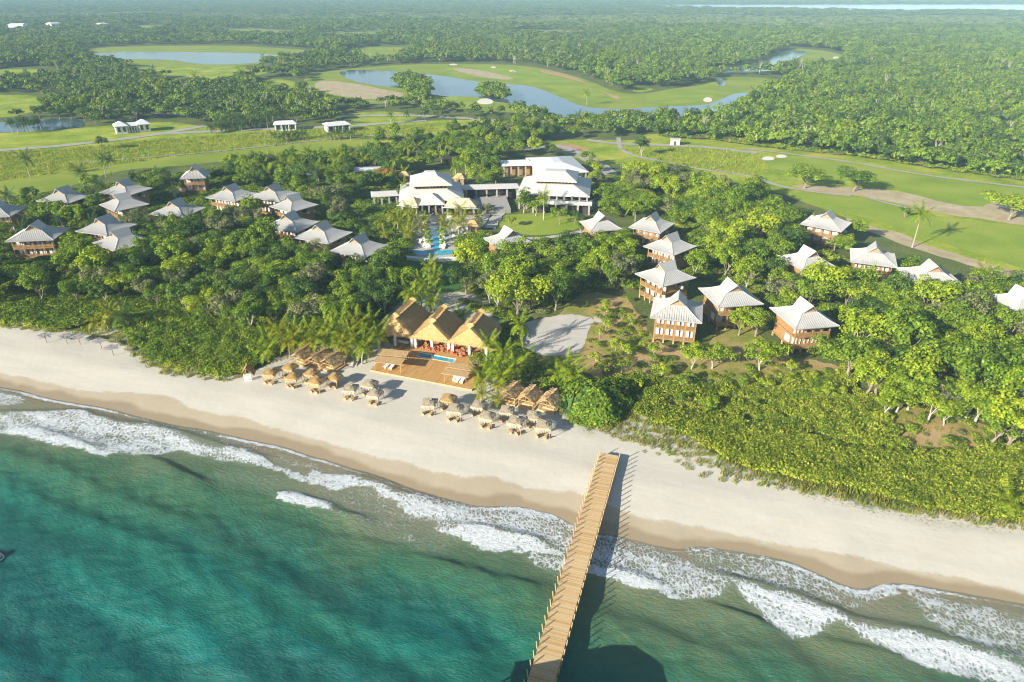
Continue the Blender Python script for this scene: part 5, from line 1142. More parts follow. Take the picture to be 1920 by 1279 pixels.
def merged_palm(name, tone, seed, zt=0.0, n=15):
    Vs = []; Fs = []; o = 0
    for a, kind, ti, sc in palm_angles(seed, n):
        me = FR[tone][kind]; k = len(me.vertices); co = np.empty(k * 3, np.float32); me.vertices.foreach_get('co', co); co = co.reshape(-1, 3) * sc
        ca, sa = math.cos(a), math.sin(a); R = np.column_stack([co[:, 0] * ca - co[:, 1] * sa, co[:, 0] * sa + co[:, 1] * ca, co[:, 2] + zt]); Vs.append(R)
        Fs.append(np.array([list(p.vertices) for p in me.polygons]) + o); o += k
    return npmesh(name, np.vstack(Vs), np.vstack(Fs), M[tone])
PALMC = {tone: [merged_palm('crown', tone, 300 + i) for i in range(3)] for tone in FR}
def palm_trunk(h, lean, seed, r=.16, mat='palm_bark'):
    random.seed(seed); return MB().tube([(-lean, 0, -.3), (-lean * .85, 0, h * .3), (-lean * .4, 0, h * .7), (0, 0, h)], [r * 1.35, r, r * .8, r * .75], 7).mesh('trunk', M[mat])
PTR = {}
def get_trunk(h, lean=0.8, mat='palm_bark', r=.16):
    k = (round(h), lean, mat)
    if k not in PTR: PTR[k] = palm_trunk(round(h), lean, 1, r, mat)
    return PTR[k]
ALLT = []    # (x, y, radius) of placed trees
def put_palm(px, py, h, label, group='coconut palms of the resort', tone='frond', detailed=True, name='coconut_palm', sc=1.0, lean=.8, mat='palm_bark', world=None, cat='palm tree', nf=17):
    x, y = world if world else G(px, py, h)
    rz = random.uniform(0, 6.28); seed = random.randint(0, 99999)
    hh = max(1, round(h)); t = thing(name, label, cat, (x, y, 0), rz, group)
    link('trunk', get_trunk(hh, lean, mat), t)
    if detailed:
        for a, kind, ti, s in palm_angles(seed, nf): link('frond', FR[tone][kind], t, loc=(0, 0, hh), rot=(ti, ti * .6, a), scale=(s * sc,) * 3)
    else: link('crown', PALMC[tone][seed % 3], t, loc=(0, 0, hh), scale=(sc,) * 3)
    random.seed(seed); ALLT.append((x, y, 2.2)); return t
# ------------------------------------------------------------------ scatter machinery
CLR = np.array([(a, b, c) for a, b, c in CLEAR])
def near_clear(P, pad=0.0):
    r = np.zeros(len(P), bool)
    for a, b, c in CLR: r |= (P[:, 0] - a) ** 2 + (P[:, 1] - b) ** 2 < (c + pad) ** 2
    return r
def projv(x, y, h):
    k = CAM_H - h; z = y * CP + k * SP
    return np.stack([960 + FPX * x / z, 639.5 + FPX * (-y * SP + k * CP) / z], 1), FPX / z
def exc_hit(pp, rpx, polys, frac=.6):
    r = np.zeros(len(pp), bool)
    for poly in polys:
        lo = poly.min(0) - 80; hi = poly.max(0) + 80; q = np.where((pp[:, 0] > lo[0]) & (pp[:, 0] < hi[0]) & (pp[:, 1] > lo[1]) & (pp[:, 1] < hi[1]) & ~r)[0]
        if len(q): r[q] |= sdf(pp[q], poly) > -rpx[q] * frac
    return r
ROADW = [np.array([G(x, y, 0) for x, y in chaikin(p, 1, False)]) for _, p, _w in RD]; ROADWD = [w_ for *_a, w_ in RD]
def road_hit(P, pad):
    r = np.zeros(len(P), bool)
    for L, w_ in zip(ROADW, ROADWD):
        lo = L.min(0) - 12; hi = L.max(0) + 12; q = np.where((P[:, 0] > lo[0]) & (P[:, 0] < hi[0]) & (P[:, 1] > lo[1]) & (P[:, 1] < hi[1]))[0]
        if len(q): r[q] |= dist_line(P[q], L) < w_ / 2 + pad
    return r
def scatter(poly_px, sp, h=5.0, seed=0, jitter=.42, world=None):
    W = np.array(world if world is not None else [G(x, y, h) for x, y in poly_px]); rng = np.random.default_rng(seed)
    lo, hi = W.min(0), W.max(0); xs_ = np.arange(lo[0], hi[0] + sp, sp); ys_ = np.arange(lo[1], hi[1] + sp * .87, sp * .87)
    X, Y = np.meshgrid(xs_, ys_); X[1::2] += sp / 2; P = np.column_stack([X.ravel(), Y.ravel()]) + rng.uniform(-jitter, jitter, (X.size, 2)) * sp
    return P[inside(P, W)]
# landmark phrases for the labels
LM = [(75, 440, 'the left balcony villa'), (110, 365, 'the villa closest to the lawn'), (228, 375, 'the two stacked villa roofs'), (318, 392, 'the villa alone in the left grove'), (205, 435, 'the overlapping diagonal roofs'), (372, 330, 'the tall narrow timber villa'), (415, 365, 'the shaded villa'),
      (510, 360, 'the rearmost villa of the hotel row'), (548, 390, 'the second villa of the hotel row'), (545, 415, 'the middle villa of the hotel row'), (605, 440, 'the fourth villa of the hotel row'), (668, 465, 'the pool-end villa'), (805, 350, 'the left hotel hall'), (800, 440, 'the hotel pool'), (1035, 350, 'the right hotel hall'), (1020, 305, 'the rear hotel building'),
      (962, 448, 'the small lone villa roof'), (1135, 418, 'the villa by the service yard'), (1225, 420, 'the rearmost staggered villa'), (1257, 460, 'the middle staggered villa'), (1245, 512, 'the front staggered villa'), (1268, 600, 'the stilted balcony villa'), (1380, 560, 'the villa between the balcony villas'), (1520, 600, 'the half-hidden stilted villa'),
      (1540, 415, 'the square-ridged golf villa'), (1535, 487, 'the sunken villa roof'), (1637, 485, 'the villa beside the lone palm'), (1753, 515, 'the villa nearest the bare earth'), (1905, 575, 'the villa roof at the right edge'), (320, 520, 'the dark grove clearing'), (835, 620, 'the thatched pavilions'), (1045, 630, 'the sand clearing'),
      (120, 560, 'the left beach hedge'), (430, 600, 'the left dune hedge'), (1115, 750, 'the big round beach bush'), (1500, 830, 'the long beach hedge'), (1700, 700, 'the pale-trunked slope'), (1200, 340, 'the service road bend'), (600, 300, 'the palm nursery strip'), (250, 215, 'the twin-ended gatehouse'), (530, 235, 'the plain white house'), (632, 235, 'the stepped white house'), (860, 250, 'the car court')]
def rel_label(pp, size, tone, noun):
    d = [((pp[0] - x) ** 2 + ((pp[1] - y) * 1.2) ** 2) for x, y, _ in LM]; i = int(np.argmin(d)); x, y, nm = LM[i]
    dx, dy = pp[0] - x, pp[1] - y; far_ = ''
    if abs(dx) > 1.6 * abs(dy): r = 'left of' if dx < 0 else 'right of'
    elif abs(dy) > 1.6 * abs(dx): r = 'behind' if dy < 0 else 'before'
    else: r = ('upper ' if dy < 0 else 'lower ') + ('left of' if dx < 0 else 'right of')
    return f'{size} {tone} {noun}{far_} {r} {nm}'
TONEW = {'dark': 'dark green', 'mid': 'mid-green', 'lime': 'yellowish', 'grey': 'grey-green'}
CAND = []    # candidate broadleaf trees: x, y, scale, tone, z stretch
def tree_region(px, sp, smin, smax, tones, seed, exc_frac=.55, extra=None, thin=0.0):
    P = scatter(px, sp, 4.5, seed); rng = np.random.default_rng(seed + 1)
    S = rng.uniform(smin, smax, len(P)) * np.where(rng.random(len(P)) < .18, 1.2, 1)
    keep = ~near_clear(P, 1.0) & ~road_hit(P, 1.5)
    pp, k = projv(P[:, 0], P[:, 1], 5.0 * S); rp = 4.0 * S * k
    keep &= ~exc_hit(pp, rp, EXC, exc_frac)
    pb, _ = projv(P[:, 0], P[:, 1], 0 * S); keep &= ~exc_hit(pb, rp, OPEN, .12)
    if thin: keep &= rng.random(len(P)) > thin
    if ALLT:
        T = np.array(ALLT)
        for x, y, r in T: keep &= (P[:, 0] - x) ** 2 + (P[:, 1] - y) ** 2 > (r * .9) ** 2
    names, ws = list(tones.keys()), np.array(list(tones.values()), float); ws /= ws.sum()
    n1 = np.sin(P[:, 0] * .05 + 1.1) * np.cos(P[:, 1] * .06 + seed)
    for i in np.where(keep)[0]:
        w2 = ws.copy()
        if n1[i] > .3: w2 = w2 ** .6; w2 /= w2.sum()
        CAND.append((P[i, 0], P[i, 1], S[i], names[rng.choice(len(names), p=w2)], rng.uniform(.85, 1.2))); ALLT.append((P[i, 0], P[i, 1], 2.8 * S[i]))
random.seed(21)
# ---- singled-out palms
SP_ = [(1728, 402, 11, 'lone tall coconut palm on the golf course casting a long shadow', 'frond', 1.25), (45, 296, 9, 'tall palm left of the mown lawn, nearest the left edge', 'frond_dark', 1.3), (1893, 938, 2.2, 'small yellow-tipped palm in the beach hedge near the right edge', 'frond', 1.0),
       (176, 600, 2.4, 'small yellow palm behind the left beach shades, leftmost', 'frond_yellow', .8), (199, 604, 1.8, 'lowest yellow palm at the sandy gap by the left shades', 'frond_yellow', .8), (203, 585, 4.2, 'yellow palm rising behind two low ones by the left shades', 'frond_yellow', .9), (229, 590, 4.2, 'green spreading palm right of the yellow ones by the left shades', 'frond_dark', 1.2)]
for px, py, h, lb, tn, s in SP_: put_palm(px, py, h, lb, tone=tn, sc=s, lean=.9)
GP = {'beach': [(502, 635, 4), (500, 655, 3), (521, 620, 5), (551, 622, 5), (563, 637, 4), (583, 622, 5), (583, 640, 4), (609, 616, 6), (626, 620, 6), (638, 603, 7), (643, 641, 4), (653, 622, 6), (670, 607, 7), (681, 636, 5), (681, 652, 4), (647, 648, 4), (703, 616, 5), (709, 631, 5), (600, 632, 5), (662, 634, 5), (620, 640, 4), (694, 600, 6), (540, 640, 4)],
      'lawn': [(805, 500, 9), (792, 530, 8), (816, 520, 9), (777, 555, 7), (812, 565, 6), (800, 545, 7), (766, 548, 7)],
      'deck': [(866, 592, 4), (975, 608, 6), (917, 642, 6), (945, 660, 6), (925, 690, 4), (968, 686, 5), (903, 705, 3), (942, 705, 4), (985, 668, 4), (952, 693, 4), (1063, 688, 5), (1048, 702, 3), (1076, 702, 4)],
      'court': [(764, 276, 9), (781, 274, 9), (826, 270, 9), (841, 271, 9), (854, 313, 8), (873, 305, 8), (740, 300, 8), (757, 345, 7), (1020, 372, 8), (757, 322, 4)]}
for px, py, h in GP['beach']: put_palm(px, py, h, rel_label((px, py), 'leafy', 'yellow-green', 'coconut palm in the palm belt above the left cabanas').split(' well')[0].split(' left of')[0].split(' right of')[0].split(' behind')[0].split(' before')[0].split(' in front')[0], 'palms packed behind the left cabanas', 'frond_yellow' if random.random() < .45 else 'frond', sc=1.02)
for px, py, h in GP['lawn']: put_palm(px, py, h, 'tall pale-tipped coconut palm on the dark lawn between pool and pavilions', 'palms on the dark lawn', 'frond', sc=1.05)
for px, py, h in GP['deck']: put_palm(px, py, h, 'full green coconut palm clustered right of the beach deck', 'palms right of the beach deck', 'frond', sc=.95)
for px, py, h, lb in [(902, 720, 2.6, 'small yellow palm at the deck corner, upper left of four'), (934, 724, 2.6, 'small yellow palm beside the first right cabana, upper right of four'), (903, 737, 2, 'small yellow palm at the deck corner, lower left of four'), (932, 747, 2, 'small yellow palm standing alone in the sand, lower right of four')]:
    put_palm(px, py, h, lb, 'young yellow palms at the deck corner', 'frond_yellow', sc=.62, lean=.1)
for px, py, h in GP['court']: put_palm(px, py, h, 'slender white-trunked palm planted behind the hotel halls', 'white-trunked palms behind the hotel', 'frond', name='royal_palm', mat='pale_bark', lean=0.0, sc=.95, nf=14)
for px, py, h in [(765, 392, 5), (767, 417, 4), (791, 424, 3), (837, 424, 3), (717, 414, 4), (862, 392, 5), (859, 420, 4), (745, 414, 4), (896, 408, 3), (770, 405, 5), (772, 430, 3), (855, 405, 4), (796, 412, 3), (830, 412, 2), (765, 437, 3), (735, 400, 4), (868, 410, 4), (775, 398, 4), (722, 440, 3), (1020, 366, 8)]:
    put_palm(px, py, h, 'bushy yellow areca palm along the side of the hotel pool', 'yellow areca palms by the pool', 'frond_yellow', name='areca_palm', sc=1.0, lean=.1, nf=14)
# ---- broadleaf regions: near ones become things
WARM = {'lime': .50, 'mid': .38, 'dark': .06, 'grey': .06}; MIDT = {'lime': .25, 'mid': .5, 'dark': .18, 'grey': .07}; COOL = {'dark': .32, 'mid': .42, 'lime': .16, 'grey': .10}
# named single trees
NAMED = [(1515, 320, 1.5, 'mid', 'left of two spreading trees on the fairway'), (1608, 325, 1.5, 'mid', 'right of two spreading trees on the fairway'), (1905, 372, 1.6, 'lime', 'wide flat-topped tree at the right edge beside the bare earth'), (1205, 272, 1.1, 'dark', 'round dark tree alone on the grass by the service road'),
         (1092, 600, 0, 'mid', ''), (615, 360, 1.1, 'grey', 'feathery olive tree beside the dark garden lawn'), (640, 385, 1.1, 'grey', 'second feathery olive tree seaward of the first by the garden lawn'), (188, 266, .8, 'dark', 'small dark tree alone in the rough strip below the gatehouse'),
         (1250, 682, .0, 'mid', ''), (970, 545, 1.5, 'lime', 'large bright leafy tree behind the right thatched pavilion'), (1100, 468, 1.2, 'mid', 'large tree in front of the hotel lawn'), (1700, 395, 0.55, 'mid', 'small round bush-like tree at the foot of the lone tall palm'),
         (982, 375, 1.0, 'mid', 'tree growing in front of the right hotel hall terrace'), (1005, 385, .8, 'mid', 'smaller tree before the terrace of the right hotel hall'), (930, 325, 1.0, 'mid', 'round tree on the garden lawn between the two hotel halls'), (915, 390, .5, 'grey', 'small umbrella-shaped tree beside the stone water court'),
         (1390, 600, .85, 'lime', 'left of two small trees before the middle balcony villa'), (1422, 600, .9, 'mid', 'right of two small trees before the middle balcony villa'), (1600, 660, 1.35, 'mid', 'broad tree covering the right side of the stilted villa'), (1300, 665, .75, 'lime', 'bright small tree at the corner of the stilted balcony villa'),
         (1340, 662, .8, 'lime', 'bright small tree right of the stilted balcony villa'), (985, 474, .7, 'mid', 'small tree before the right side of the small lone villa'), (945, 484, .7, 'mid', 'small tree before the left side of the small lone villa'), (1050, 402, .75, 'mid', 'leafy tree on the hotel lawn below the terrace'), (1078, 404, .65, 'dark', 'dark tree at the right end of the hotel lawn terrace'), (958, 412, .5, 'lime', 'little bright tree on the left tip of the hotel lawn'), (1090, 424, .6, 'mid', 'low tree at the right tip of the hotel lawn'), (1430, 660, .95, 'lime', 'bright round tree on the red slope left of the half-hidden villa'), (725, 330, .8, 'mid', 'orange-flowering')]
for px, py, s, tn, lb in NAMED:
    if s == 0 or lb == 'orange-flowering': continue
    x, y = G(px, py, 5 * s); k = len(CAND) % NV
    t = thing('broadleaf_tree', (lb if 'tree' in lb.split(' ')[0:5] or 'tree' in lb else lb + ' tree'), 'tree', (x, y, 0), random.uniform(0, 6), 'broadleaf trees of the resort', s)
    link('trunk', TRUNK[k % 5], t); link('crown', CROWN[(tn, 4 if s > 1.3 else k)], t)
    if s > 1.3 and py < 400: t.scale = (s * 1.15, s * 1.15, s * .8)
    ALLT.append((x, y, 3.2 * s)); CAND.append(None)
CAND = []
x, y = G(725, 330, 3.5); t = thing('flowering_tree', 'orange-flowering tree left of the left hotel hall', 'tree', (x, y, 0), 0, None, .95); link('trunk', TRUNK[0], t); me = CROWN[('mid', 2)].copy(); me.materials.clear(); me.materials.append(M['blossom']); link('crown', me, t); ALLT.append((x, y, 3))
tree_region([(1050, 505), (1110, 480), (1130, 440), (1180, 445), (1195, 480), (1185, 520), (1190, 560), (1210, 610), (1180, 560), (1110, 548), (1060, 555)], 6.4, .8, 1.1, WARM, 1)
tree_region([(855, 470), (930, 465), (1040, 470), (1110, 450), (1110, 520), (1060, 560), (1010, 590), (960, 590), (900, 560), (860, 545)], 6.6, .9, 1.25, MIDT, 2)
tree_region([(1300, 470), (1320, 430), (1280, 400), (1300, 350), (1420, 350), (1480, 400), (1500, 440), (1480, 480), (1500, 500), (1590, 530), (1700, 540), (1820, 520), (1900, 530), (1990, 560), (1990, 720), (1960, 800), (1900, 820), (1800, 760), (1740, 740), (1640, 720), (1590, 720), (1570, 640), (1480, 560), (1330, 500), (1310, 540), (1320, 600)], 6.3, .85, 1.2, WARM, 3, .5)
tree_region([(1420, 560), (1480, 560), (1500, 600), (1480, 640), (1440, 640)], 6.5, .7, .9, WARM, 4)
tree_region([(1130, 350), (1180, 320), (1290, 325), (1330, 350), (1300, 420), (1240, 400), (1190, 400), (1130, 395)], 6.6, .85, 1.15, WARM, 5, .5)
tree_region([(-60, 465), (0, 400), (120, 400), (300, 400), (340, 420), (480, 385), (500, 440), (620, 470), (760, 480), (770, 545), (770, 570), (700, 600), (600, 610), (500, 600), (430, 590), (350, 560), (200, 545), (0, 545), (-60, 560)], 6.3, .75, 1.1, COOL, 6, .5)
tree_region([(-60, 380), (0, 368), (150, 345), (330, 320), (430, 305), (520, 290), (700, 275), (760, 285), (740, 380), (690, 400), (640, 420), (570, 380), (470, 350), (300, 400), (150, 410), (-60, 420)], 6.6, .6, .9, COOL, 7, .5)
tree_region([(690, 285), (740, 250), (1000, 235), (1100, 240), (1150, 250), (1150, 330), (1140, 360), (1110, 360), (1100, 290), (930, 290), (920, 345), (880, 345), (850, 310), (770, 310), (700, 350)], 7.6, .7, 1.1, MIDT, 8, .5, thin=.12)
tree_region([(1600, 420), (1660, 445), (1720, 500), (1690, 520), (1600, 470), (1560, 450)], 6.4, .7, .9, WARM, 9, .45)
tree_region([(1640, 740), (1760, 700), (1900, 760), (1960, 800), (1900, 830), (1850, 790), (1760, 770), (1700, 760), (1640, 765)], 7.4, .7, 1.0, WARM, 10, .5, thin=.35)
tree_region([(750, 100), (830, 143), (820, 175), (770, 180), (730, 160)], 7, .6, .9, MIDT, 11)
CAND = [c for c in CAND if c]
CAND.sort(key=lambda c: (c[0] ** 2 + c[1] ** 2 - 900 * c[2]))
NBIG = 300 - len([1 for n_ in NAMED if n_[2] > 0])
REST = CAND[NBIG + 0:]; used = {}
for i, (x, y, s, tn, zs) in enumerate(CAND[:NBIG]):
    (u, v_), k = projv(np.array([x]), np.array([y]), np.array([5.0 * s]))[0][0], 0
    size = 'large' if s > 1.12 else 'small' if s < .85 else 'medium'
    lb = rel_label((u, v_), size, TONEW[tn], 'tree'); rng_k = (i * 7) % NV
    t = thing('broadleaf_tree', lb, 'tree', (x, y, 0), (i * 2.399) % 6.28, 'broadleaf trees of the resort'); t.scale = (s, s, s * zs)
    link('trunk', TRUNK[i % 5], t); link('crown', CROWN[(tn, rng_k)], t); used.setdefault(lb, []).append(t)
print('candidate trees', len(CAND), 'labels', len(used))
# ---- small trees and shrubs in the clearings
CP_ = scatter([(1080, 560), (1180, 555), (1215, 640), (1230, 665), (1340, 700), (1480, 690), (1560, 690), (1580, 740), (1440, 765), (1300, 775), (1180, 745), (1110, 700), (1110, 610)], 5.6, 1, 77)
rng = np.random.default_rng(5); cnt = 0
ok = ~near_clear(CP_, -.5); pb, kk = projv(CP_[:, 0], CP_[:, 1], np.full(len(CP_), 1.5)); ok &= ~exc_hit(pb, kk * 1.2, [EXC[19], EXC[21], EXC[20], EXC[-3]], .5)
for i in np.where(ok)[0]:
    x, y = CP_[i]; u, v_ = pb[i]; tn = 'lime' if rng.random() < .7 else 'mid'; s = rng.uniform(.4, 1.1)
    lb = rel_label((u, v_), 'young', 'leafy', 'sapling')
    t = thing('sapling', lb, 'young tree', (x, y, 0), rng.uniform(0, 6), 'saplings planted in the scrubby clearing', s); link('trunk', SMALLT[i % 2], t); link('crown', SMALLC[tn][i % 3], t); cnt += 1
print('saplings', cnt)
# leaning pale trunks on the right slope
for px, py, s, lb in [(1665, 750, .8, 'pale-trunked tree on the red slope, leftmost of the leaning ones'), (1690, 742, .8, 'pale-trunked tree on the red slope, second from the left'), (1752, 752, 1.0, 'tall pale-trunked tree leaning above the red earth'), (1790, 730, 1.1, 'pale bare-branched leaning tree above the red earth'), (1845, 745, 1.2, 'thick pale trunk leaning right on the bare slope above the hedge')]:
    x, y = G(px, py, 5 * s); t = thing('leaning_tree', lb, 'tree', (x, y, 0), random.uniform(0, 6), 'pale leaning trees above the long hedge', s)
    t.rotation_euler = (random.uniform(-.1, .1), random.uniform(.05, .3), 0); link('trunk', TRUNK[3 + (px % 2)], t); link('crown', CROWN[('lime', px % 2)], t, loc=(0, 0, .6), scale=(.75, .75, .7))
# ------------------------------------------------------------------ stuff: instanced plants
def stuff(name, P, S, protos, label, cat, zrot=True, zpos=0.02, kind='stuff', idx=None, zs=None, rngseed=1):
    """points instancing the prototype meshes through geometry nodes, one object"""
    rng = np.random.default_rng(rngseed); n = len(P)
    me = bpy.data.meshes.new(name); me.vertices.add(n); Z_ = np.full(n, zpos) if np.isscalar(zpos) else zpos
    me.vertices.foreach_set('co', np.column_stack([P, Z_]).astype(np.float32).ravel())
    def at(nm, a, ty='FLOAT'): q = me.attributes.new(nm, ty, 'POINT'); q.data.foreach_set('value', a)
    at('siz', np.asarray(S, np.float32)); at('turn', rng.uniform(0, 6.283, n).astype(np.float32)); at('pick', (idx if idx is not None else rng.integers(0, len(protos), n)).astype(np.int32), 'INT')
    at('tall', (zs if zs is not None else rng.uniform(.85, 1.2, n)).astype(np.float32)); me.update()
    o = link(name, me); tag(o, label, cat, kind=kind)
    pc = bpy.data.collections.new(name + '_shapes')
    for i, m_ in enumerate(protos): pc.objects.link(bpy.data.objects.new('%s_shape_%02d' % (name, i), m_))
    ng = bpy.data.node_groups.new(name, 'GeometryNodeTree'); ng.interface.new_socket('Geometry', in_out='INPUT', socket_type='NodeSocketGeometry'); ng.interface.new_socket('Geometry', in_out='OUTPUT', socket_type='NodeSocketGeometry')
    N = ng.nodes; gi = N.new('NodeGroupInput'); go = N.new('NodeGroupOutput'); ip = N.new('GeometryNodeInstanceOnPoints'); ci_ = N.new('GeometryNodeCollectionInfo')
    ci_.inputs['Collection'].default_value = pc; ci_.inputs['Separate Children'].default_value = True; ci_.inputs['Reset Children'].default_value = True
    def na(nm, ty='FLOAT'):
        q = N.new('GeometryNodeInputNamedAttribute'); q.data_type = ty; q.inputs['Name'].default_value = nm; return q.outputs['Attribute']
    cx = N.new('ShaderNodeCombineXYZ'); cs = N.new('ShaderNodeCombineXYZ'); mm = N.new('ShaderNodeMath'); mm.operation = 'MULTIPLY'
    L = ng.links; L.new(na('turn'), cx.inputs[2]); sz = na('siz'); L.new(sz, cs.inputs[0]); L.new(sz, cs.inputs[1]); L.new(sz, mm.inputs[0]); L.new(na('tall'), mm.inputs[1]); L.new(mm.outputs[0], cs.inputs[2])
    e2r = N.new('FunctionNodeEulerToRotation'); L.new(cx.outputs[0], e2r.inputs[0])
    L.new(gi.outputs[0], ip.inputs['Points']); L.new(ci_.outputs[0], ip.inputs['Instance']); ip.inputs['Pick Instance'].default_value = True
    L.new(na('pick', 'INT'), ip.inputs['Instance Index']); L.new(e2r.outputs[0], ip.inputs['Rotation']); L.new(cs.outputs[0], ip.inputs['Scale']); L.new(ip.outputs[0], go.inputs[0])
    mod = o.modifiers.new('scatter', 'NODES'); mod.node_group = ng; return o
tones = ['dark', 'mid', 'lime', 'grey']
if REST:
    stuff('woodland_trees', np.array([c[:2] for c in REST]), np.array([c[2] for c in REST]), [CROWN[(t_, i)] for t_ in tones for i in range(NV)], 'remaining leafy trees of the resort grove too small to pick apart', 'trees',
          idx=np.array([tones.index(c[3]) * NV + i % NV for i, c in enumerate(REST)]), zs=np.array([c[4] for c in REST]))
# far forest
FARC = [crown_mesh('far_crown', M['leaf_far'], 400 + i, rx=3.6 + .4 * (i % 3), rz=2.4 + .5 * (i % 2), zc=4.6, nclump=14, per=42, leaf=.72, cr=(1.0, 2.0), core=False) for i in range(5)]
FARM = [crown_mesh('far_crown', M['leaf_mid'], 410 + i, rx=3.8, rz=2.6, zc=4.8, nclump=14, per=42, leaf=.72, cr=(1.0, 2.0), core=False) for i in range(3)]
FARP = [merged_palm('far_palm', ('frond_dark', 'frond')[i], 420 + i, 7.5, 12) for i in range(2)]
BARE = [trunk_mesh('bare_tree', M['pale_bark'], 700 + i, zt=8.5, r=.25, spread=2.0, nb=6) for i in range(2)]
FVF = []
for i in range(3):
    V1, F1 = leaf_quads(*(lambda r: (np.column_stack([r.normal(0, 3.4, 90), r.normal(0, 3.4, 90), r.uniform(.3, 2.2, 90)]), np.tile([0, 0, 1.0], (90, 1))))(np.random.default_rng(i)), 2.0, np.random.default_rng(i), .7); FVF.append(npmesh('far_scrub', V1, F1, M['leaf_marsh']))
def farband(y0, y1, sp, seed):
    rng = np.random.default_rng(seed); x1 = .80 * y1 / .93 + 60
    xs_ = np.arange(-x1, x1, sp); ys_ = np.arange(y0, y1, sp * .9); X, Y = np.meshgrid(xs_, ys_); X[1::2] += sp / 2
    P = np.column_stack([X.ravel(), Y.ravel()]) + rng.uniform(-.48, .48, (X.size, 2)) * sp
    return P[np.abs(P[:, 0]) < .80 * P[:, 1] / .93 + 60]
FP = []; FS = []; FI = []; FT = []
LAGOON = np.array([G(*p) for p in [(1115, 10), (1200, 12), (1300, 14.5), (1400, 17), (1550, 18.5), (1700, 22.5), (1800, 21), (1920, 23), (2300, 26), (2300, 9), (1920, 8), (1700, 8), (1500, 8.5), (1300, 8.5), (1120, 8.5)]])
for y0, y1, sp, sc in ((300, 560, 7.0, .95), (560, 1000, 8.2, 1.08), (1000, 1800, 11.5, 1.35), (1800, 3600, 20, 2.1), (3600, 6500, 42, 4.2)):
    P = farband(y0, y1, sp, int(y0)); rng = np.random.default_rng(int(y1))
    pb, k = projv(P[:, 0], P[:, 1], np.zeros(len(P))); pt_, _ = projv(P[:, 0], P[:, 1], np.full(len(P), 5.0))
    keep = ~exc_hit(pb, k * 3.0 * sc, OPEN, .45) & ~near_clear(P, 1) & ~road_hit(P, 2.0) & ~inside(P, LAGOON)
    keep &= ~exc_hit(pt_, k * 2.0, [e for e in EXC if e[:, 1].mean() < 330], 1.0)
    # leave the resort grounds to the trees already placed
    keep &= ~(pb[:, 1] > np.interp(pb[:, 0], [-600, 500, 560, 1160, 1300, 1500, 1920, 2400], [262, 262, 240, 275, 300, 345, 395, 430]))
    S = rng.uniform(.75, 1.2, len(P)) * sc
    wob_ = 3.5 * np.sin(pb[:, 0] * .013 + 1) + 2 * np.sin(pb[:, 0] * .041)
    mk = (pb[:, 1] > 24 + wob_ * .5 + pb[:, 0] * .004) & (pb[:, 1] < 44 + wob_ + np.where(pb[:, 0] > 900, np.minimum((pb[:, 0] - 900) * .03, 10), -np.minimum((900 - pb[:, 0]) * .012, 8)))
    pal = rng.random(len(P)); I = rng.integers(0, 5, len(P)); wr = pb[:, 0] > 1150 - (pb[:, 1] - 100) * 2
    I = np.where((rng.random(len(P)) < np.where(wr, .5, .12)) & (pb[:, 1] > 60), rng.integers(5, 8, len(P)), I)
    I = np.where((pal < .11) & (P[:, 1] < 1000), rng.integers(8, 10, len(P)), I)
    S = np.where(mk, S * .9, S); I = np.where(mk & (rng.random(len(P)) < .93), rng.integers(10, 13, len(P)), I)
    I = np.where((rng.random(len(P)) < .018) & (P[:, 1] < 900), rng.integers(13, 15, len(P)), I)
    clump = np.sin(P[:, 0] * .021 + np.sin(P[:, 1] * .013) * 2) * np.sin(P[:, 1] * .017 + np.sin(P[:, 0] * .01) * 2)
    S = S * (1 + .22 * clump)
    keep &= ~(rng.random(len(P)) < .04)
    FP.append(P[keep]); FS.append(S[keep]); FI.append(I[keep]); FT.append((rng.uniform(.85, 1.2, len(P)) * (1 if y0 < 1000 else .75 if y0 < 1800 else .42))[keep])
FP = np.vstack(FP); FS = np.concatenate(FS); FI = np.concatenate(FI); print('far trees', len(FP))
stuff('distant_forest', FP, FS, FARC + FARM + FARP + FVF + BARE, 'hazy forest stretching to the horizon behind the resort', 'forest', idx=FI, zs=np.concatenate(FT))
sheet('marsh', None, M['marsh'], .015, 0, 0, world=[(-3000, 1150), (3000, 1150), (3000, 1950), (-3000, 1950)])
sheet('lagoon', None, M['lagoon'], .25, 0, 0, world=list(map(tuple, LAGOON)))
# islands in the golf lake
for isl, seed in (([(735, 146), (760, 140), (790, 144), (806, 155), (808, 172), (796, 180), (775, 178), (752, 160)], 51), ([(895, 168), (910, 158), (935, 160), (950, 172), (952, 184), (925, 182), (900, 178)], 52)):
    sheet('islet', isl, M['forest_floor'], .16, 1)
    P = scatter(isl, 5.0, 3.5, seed); stuff('islet_trees', P, np.random.default_rng(seed).uniform(.7, 1.0, len(P)), FARM + FARC[:2], 'leafy clump covering the %s islet of the golf lake' % ('left' if seed == 51 else 'right'), 'trees', rngseed=seed)
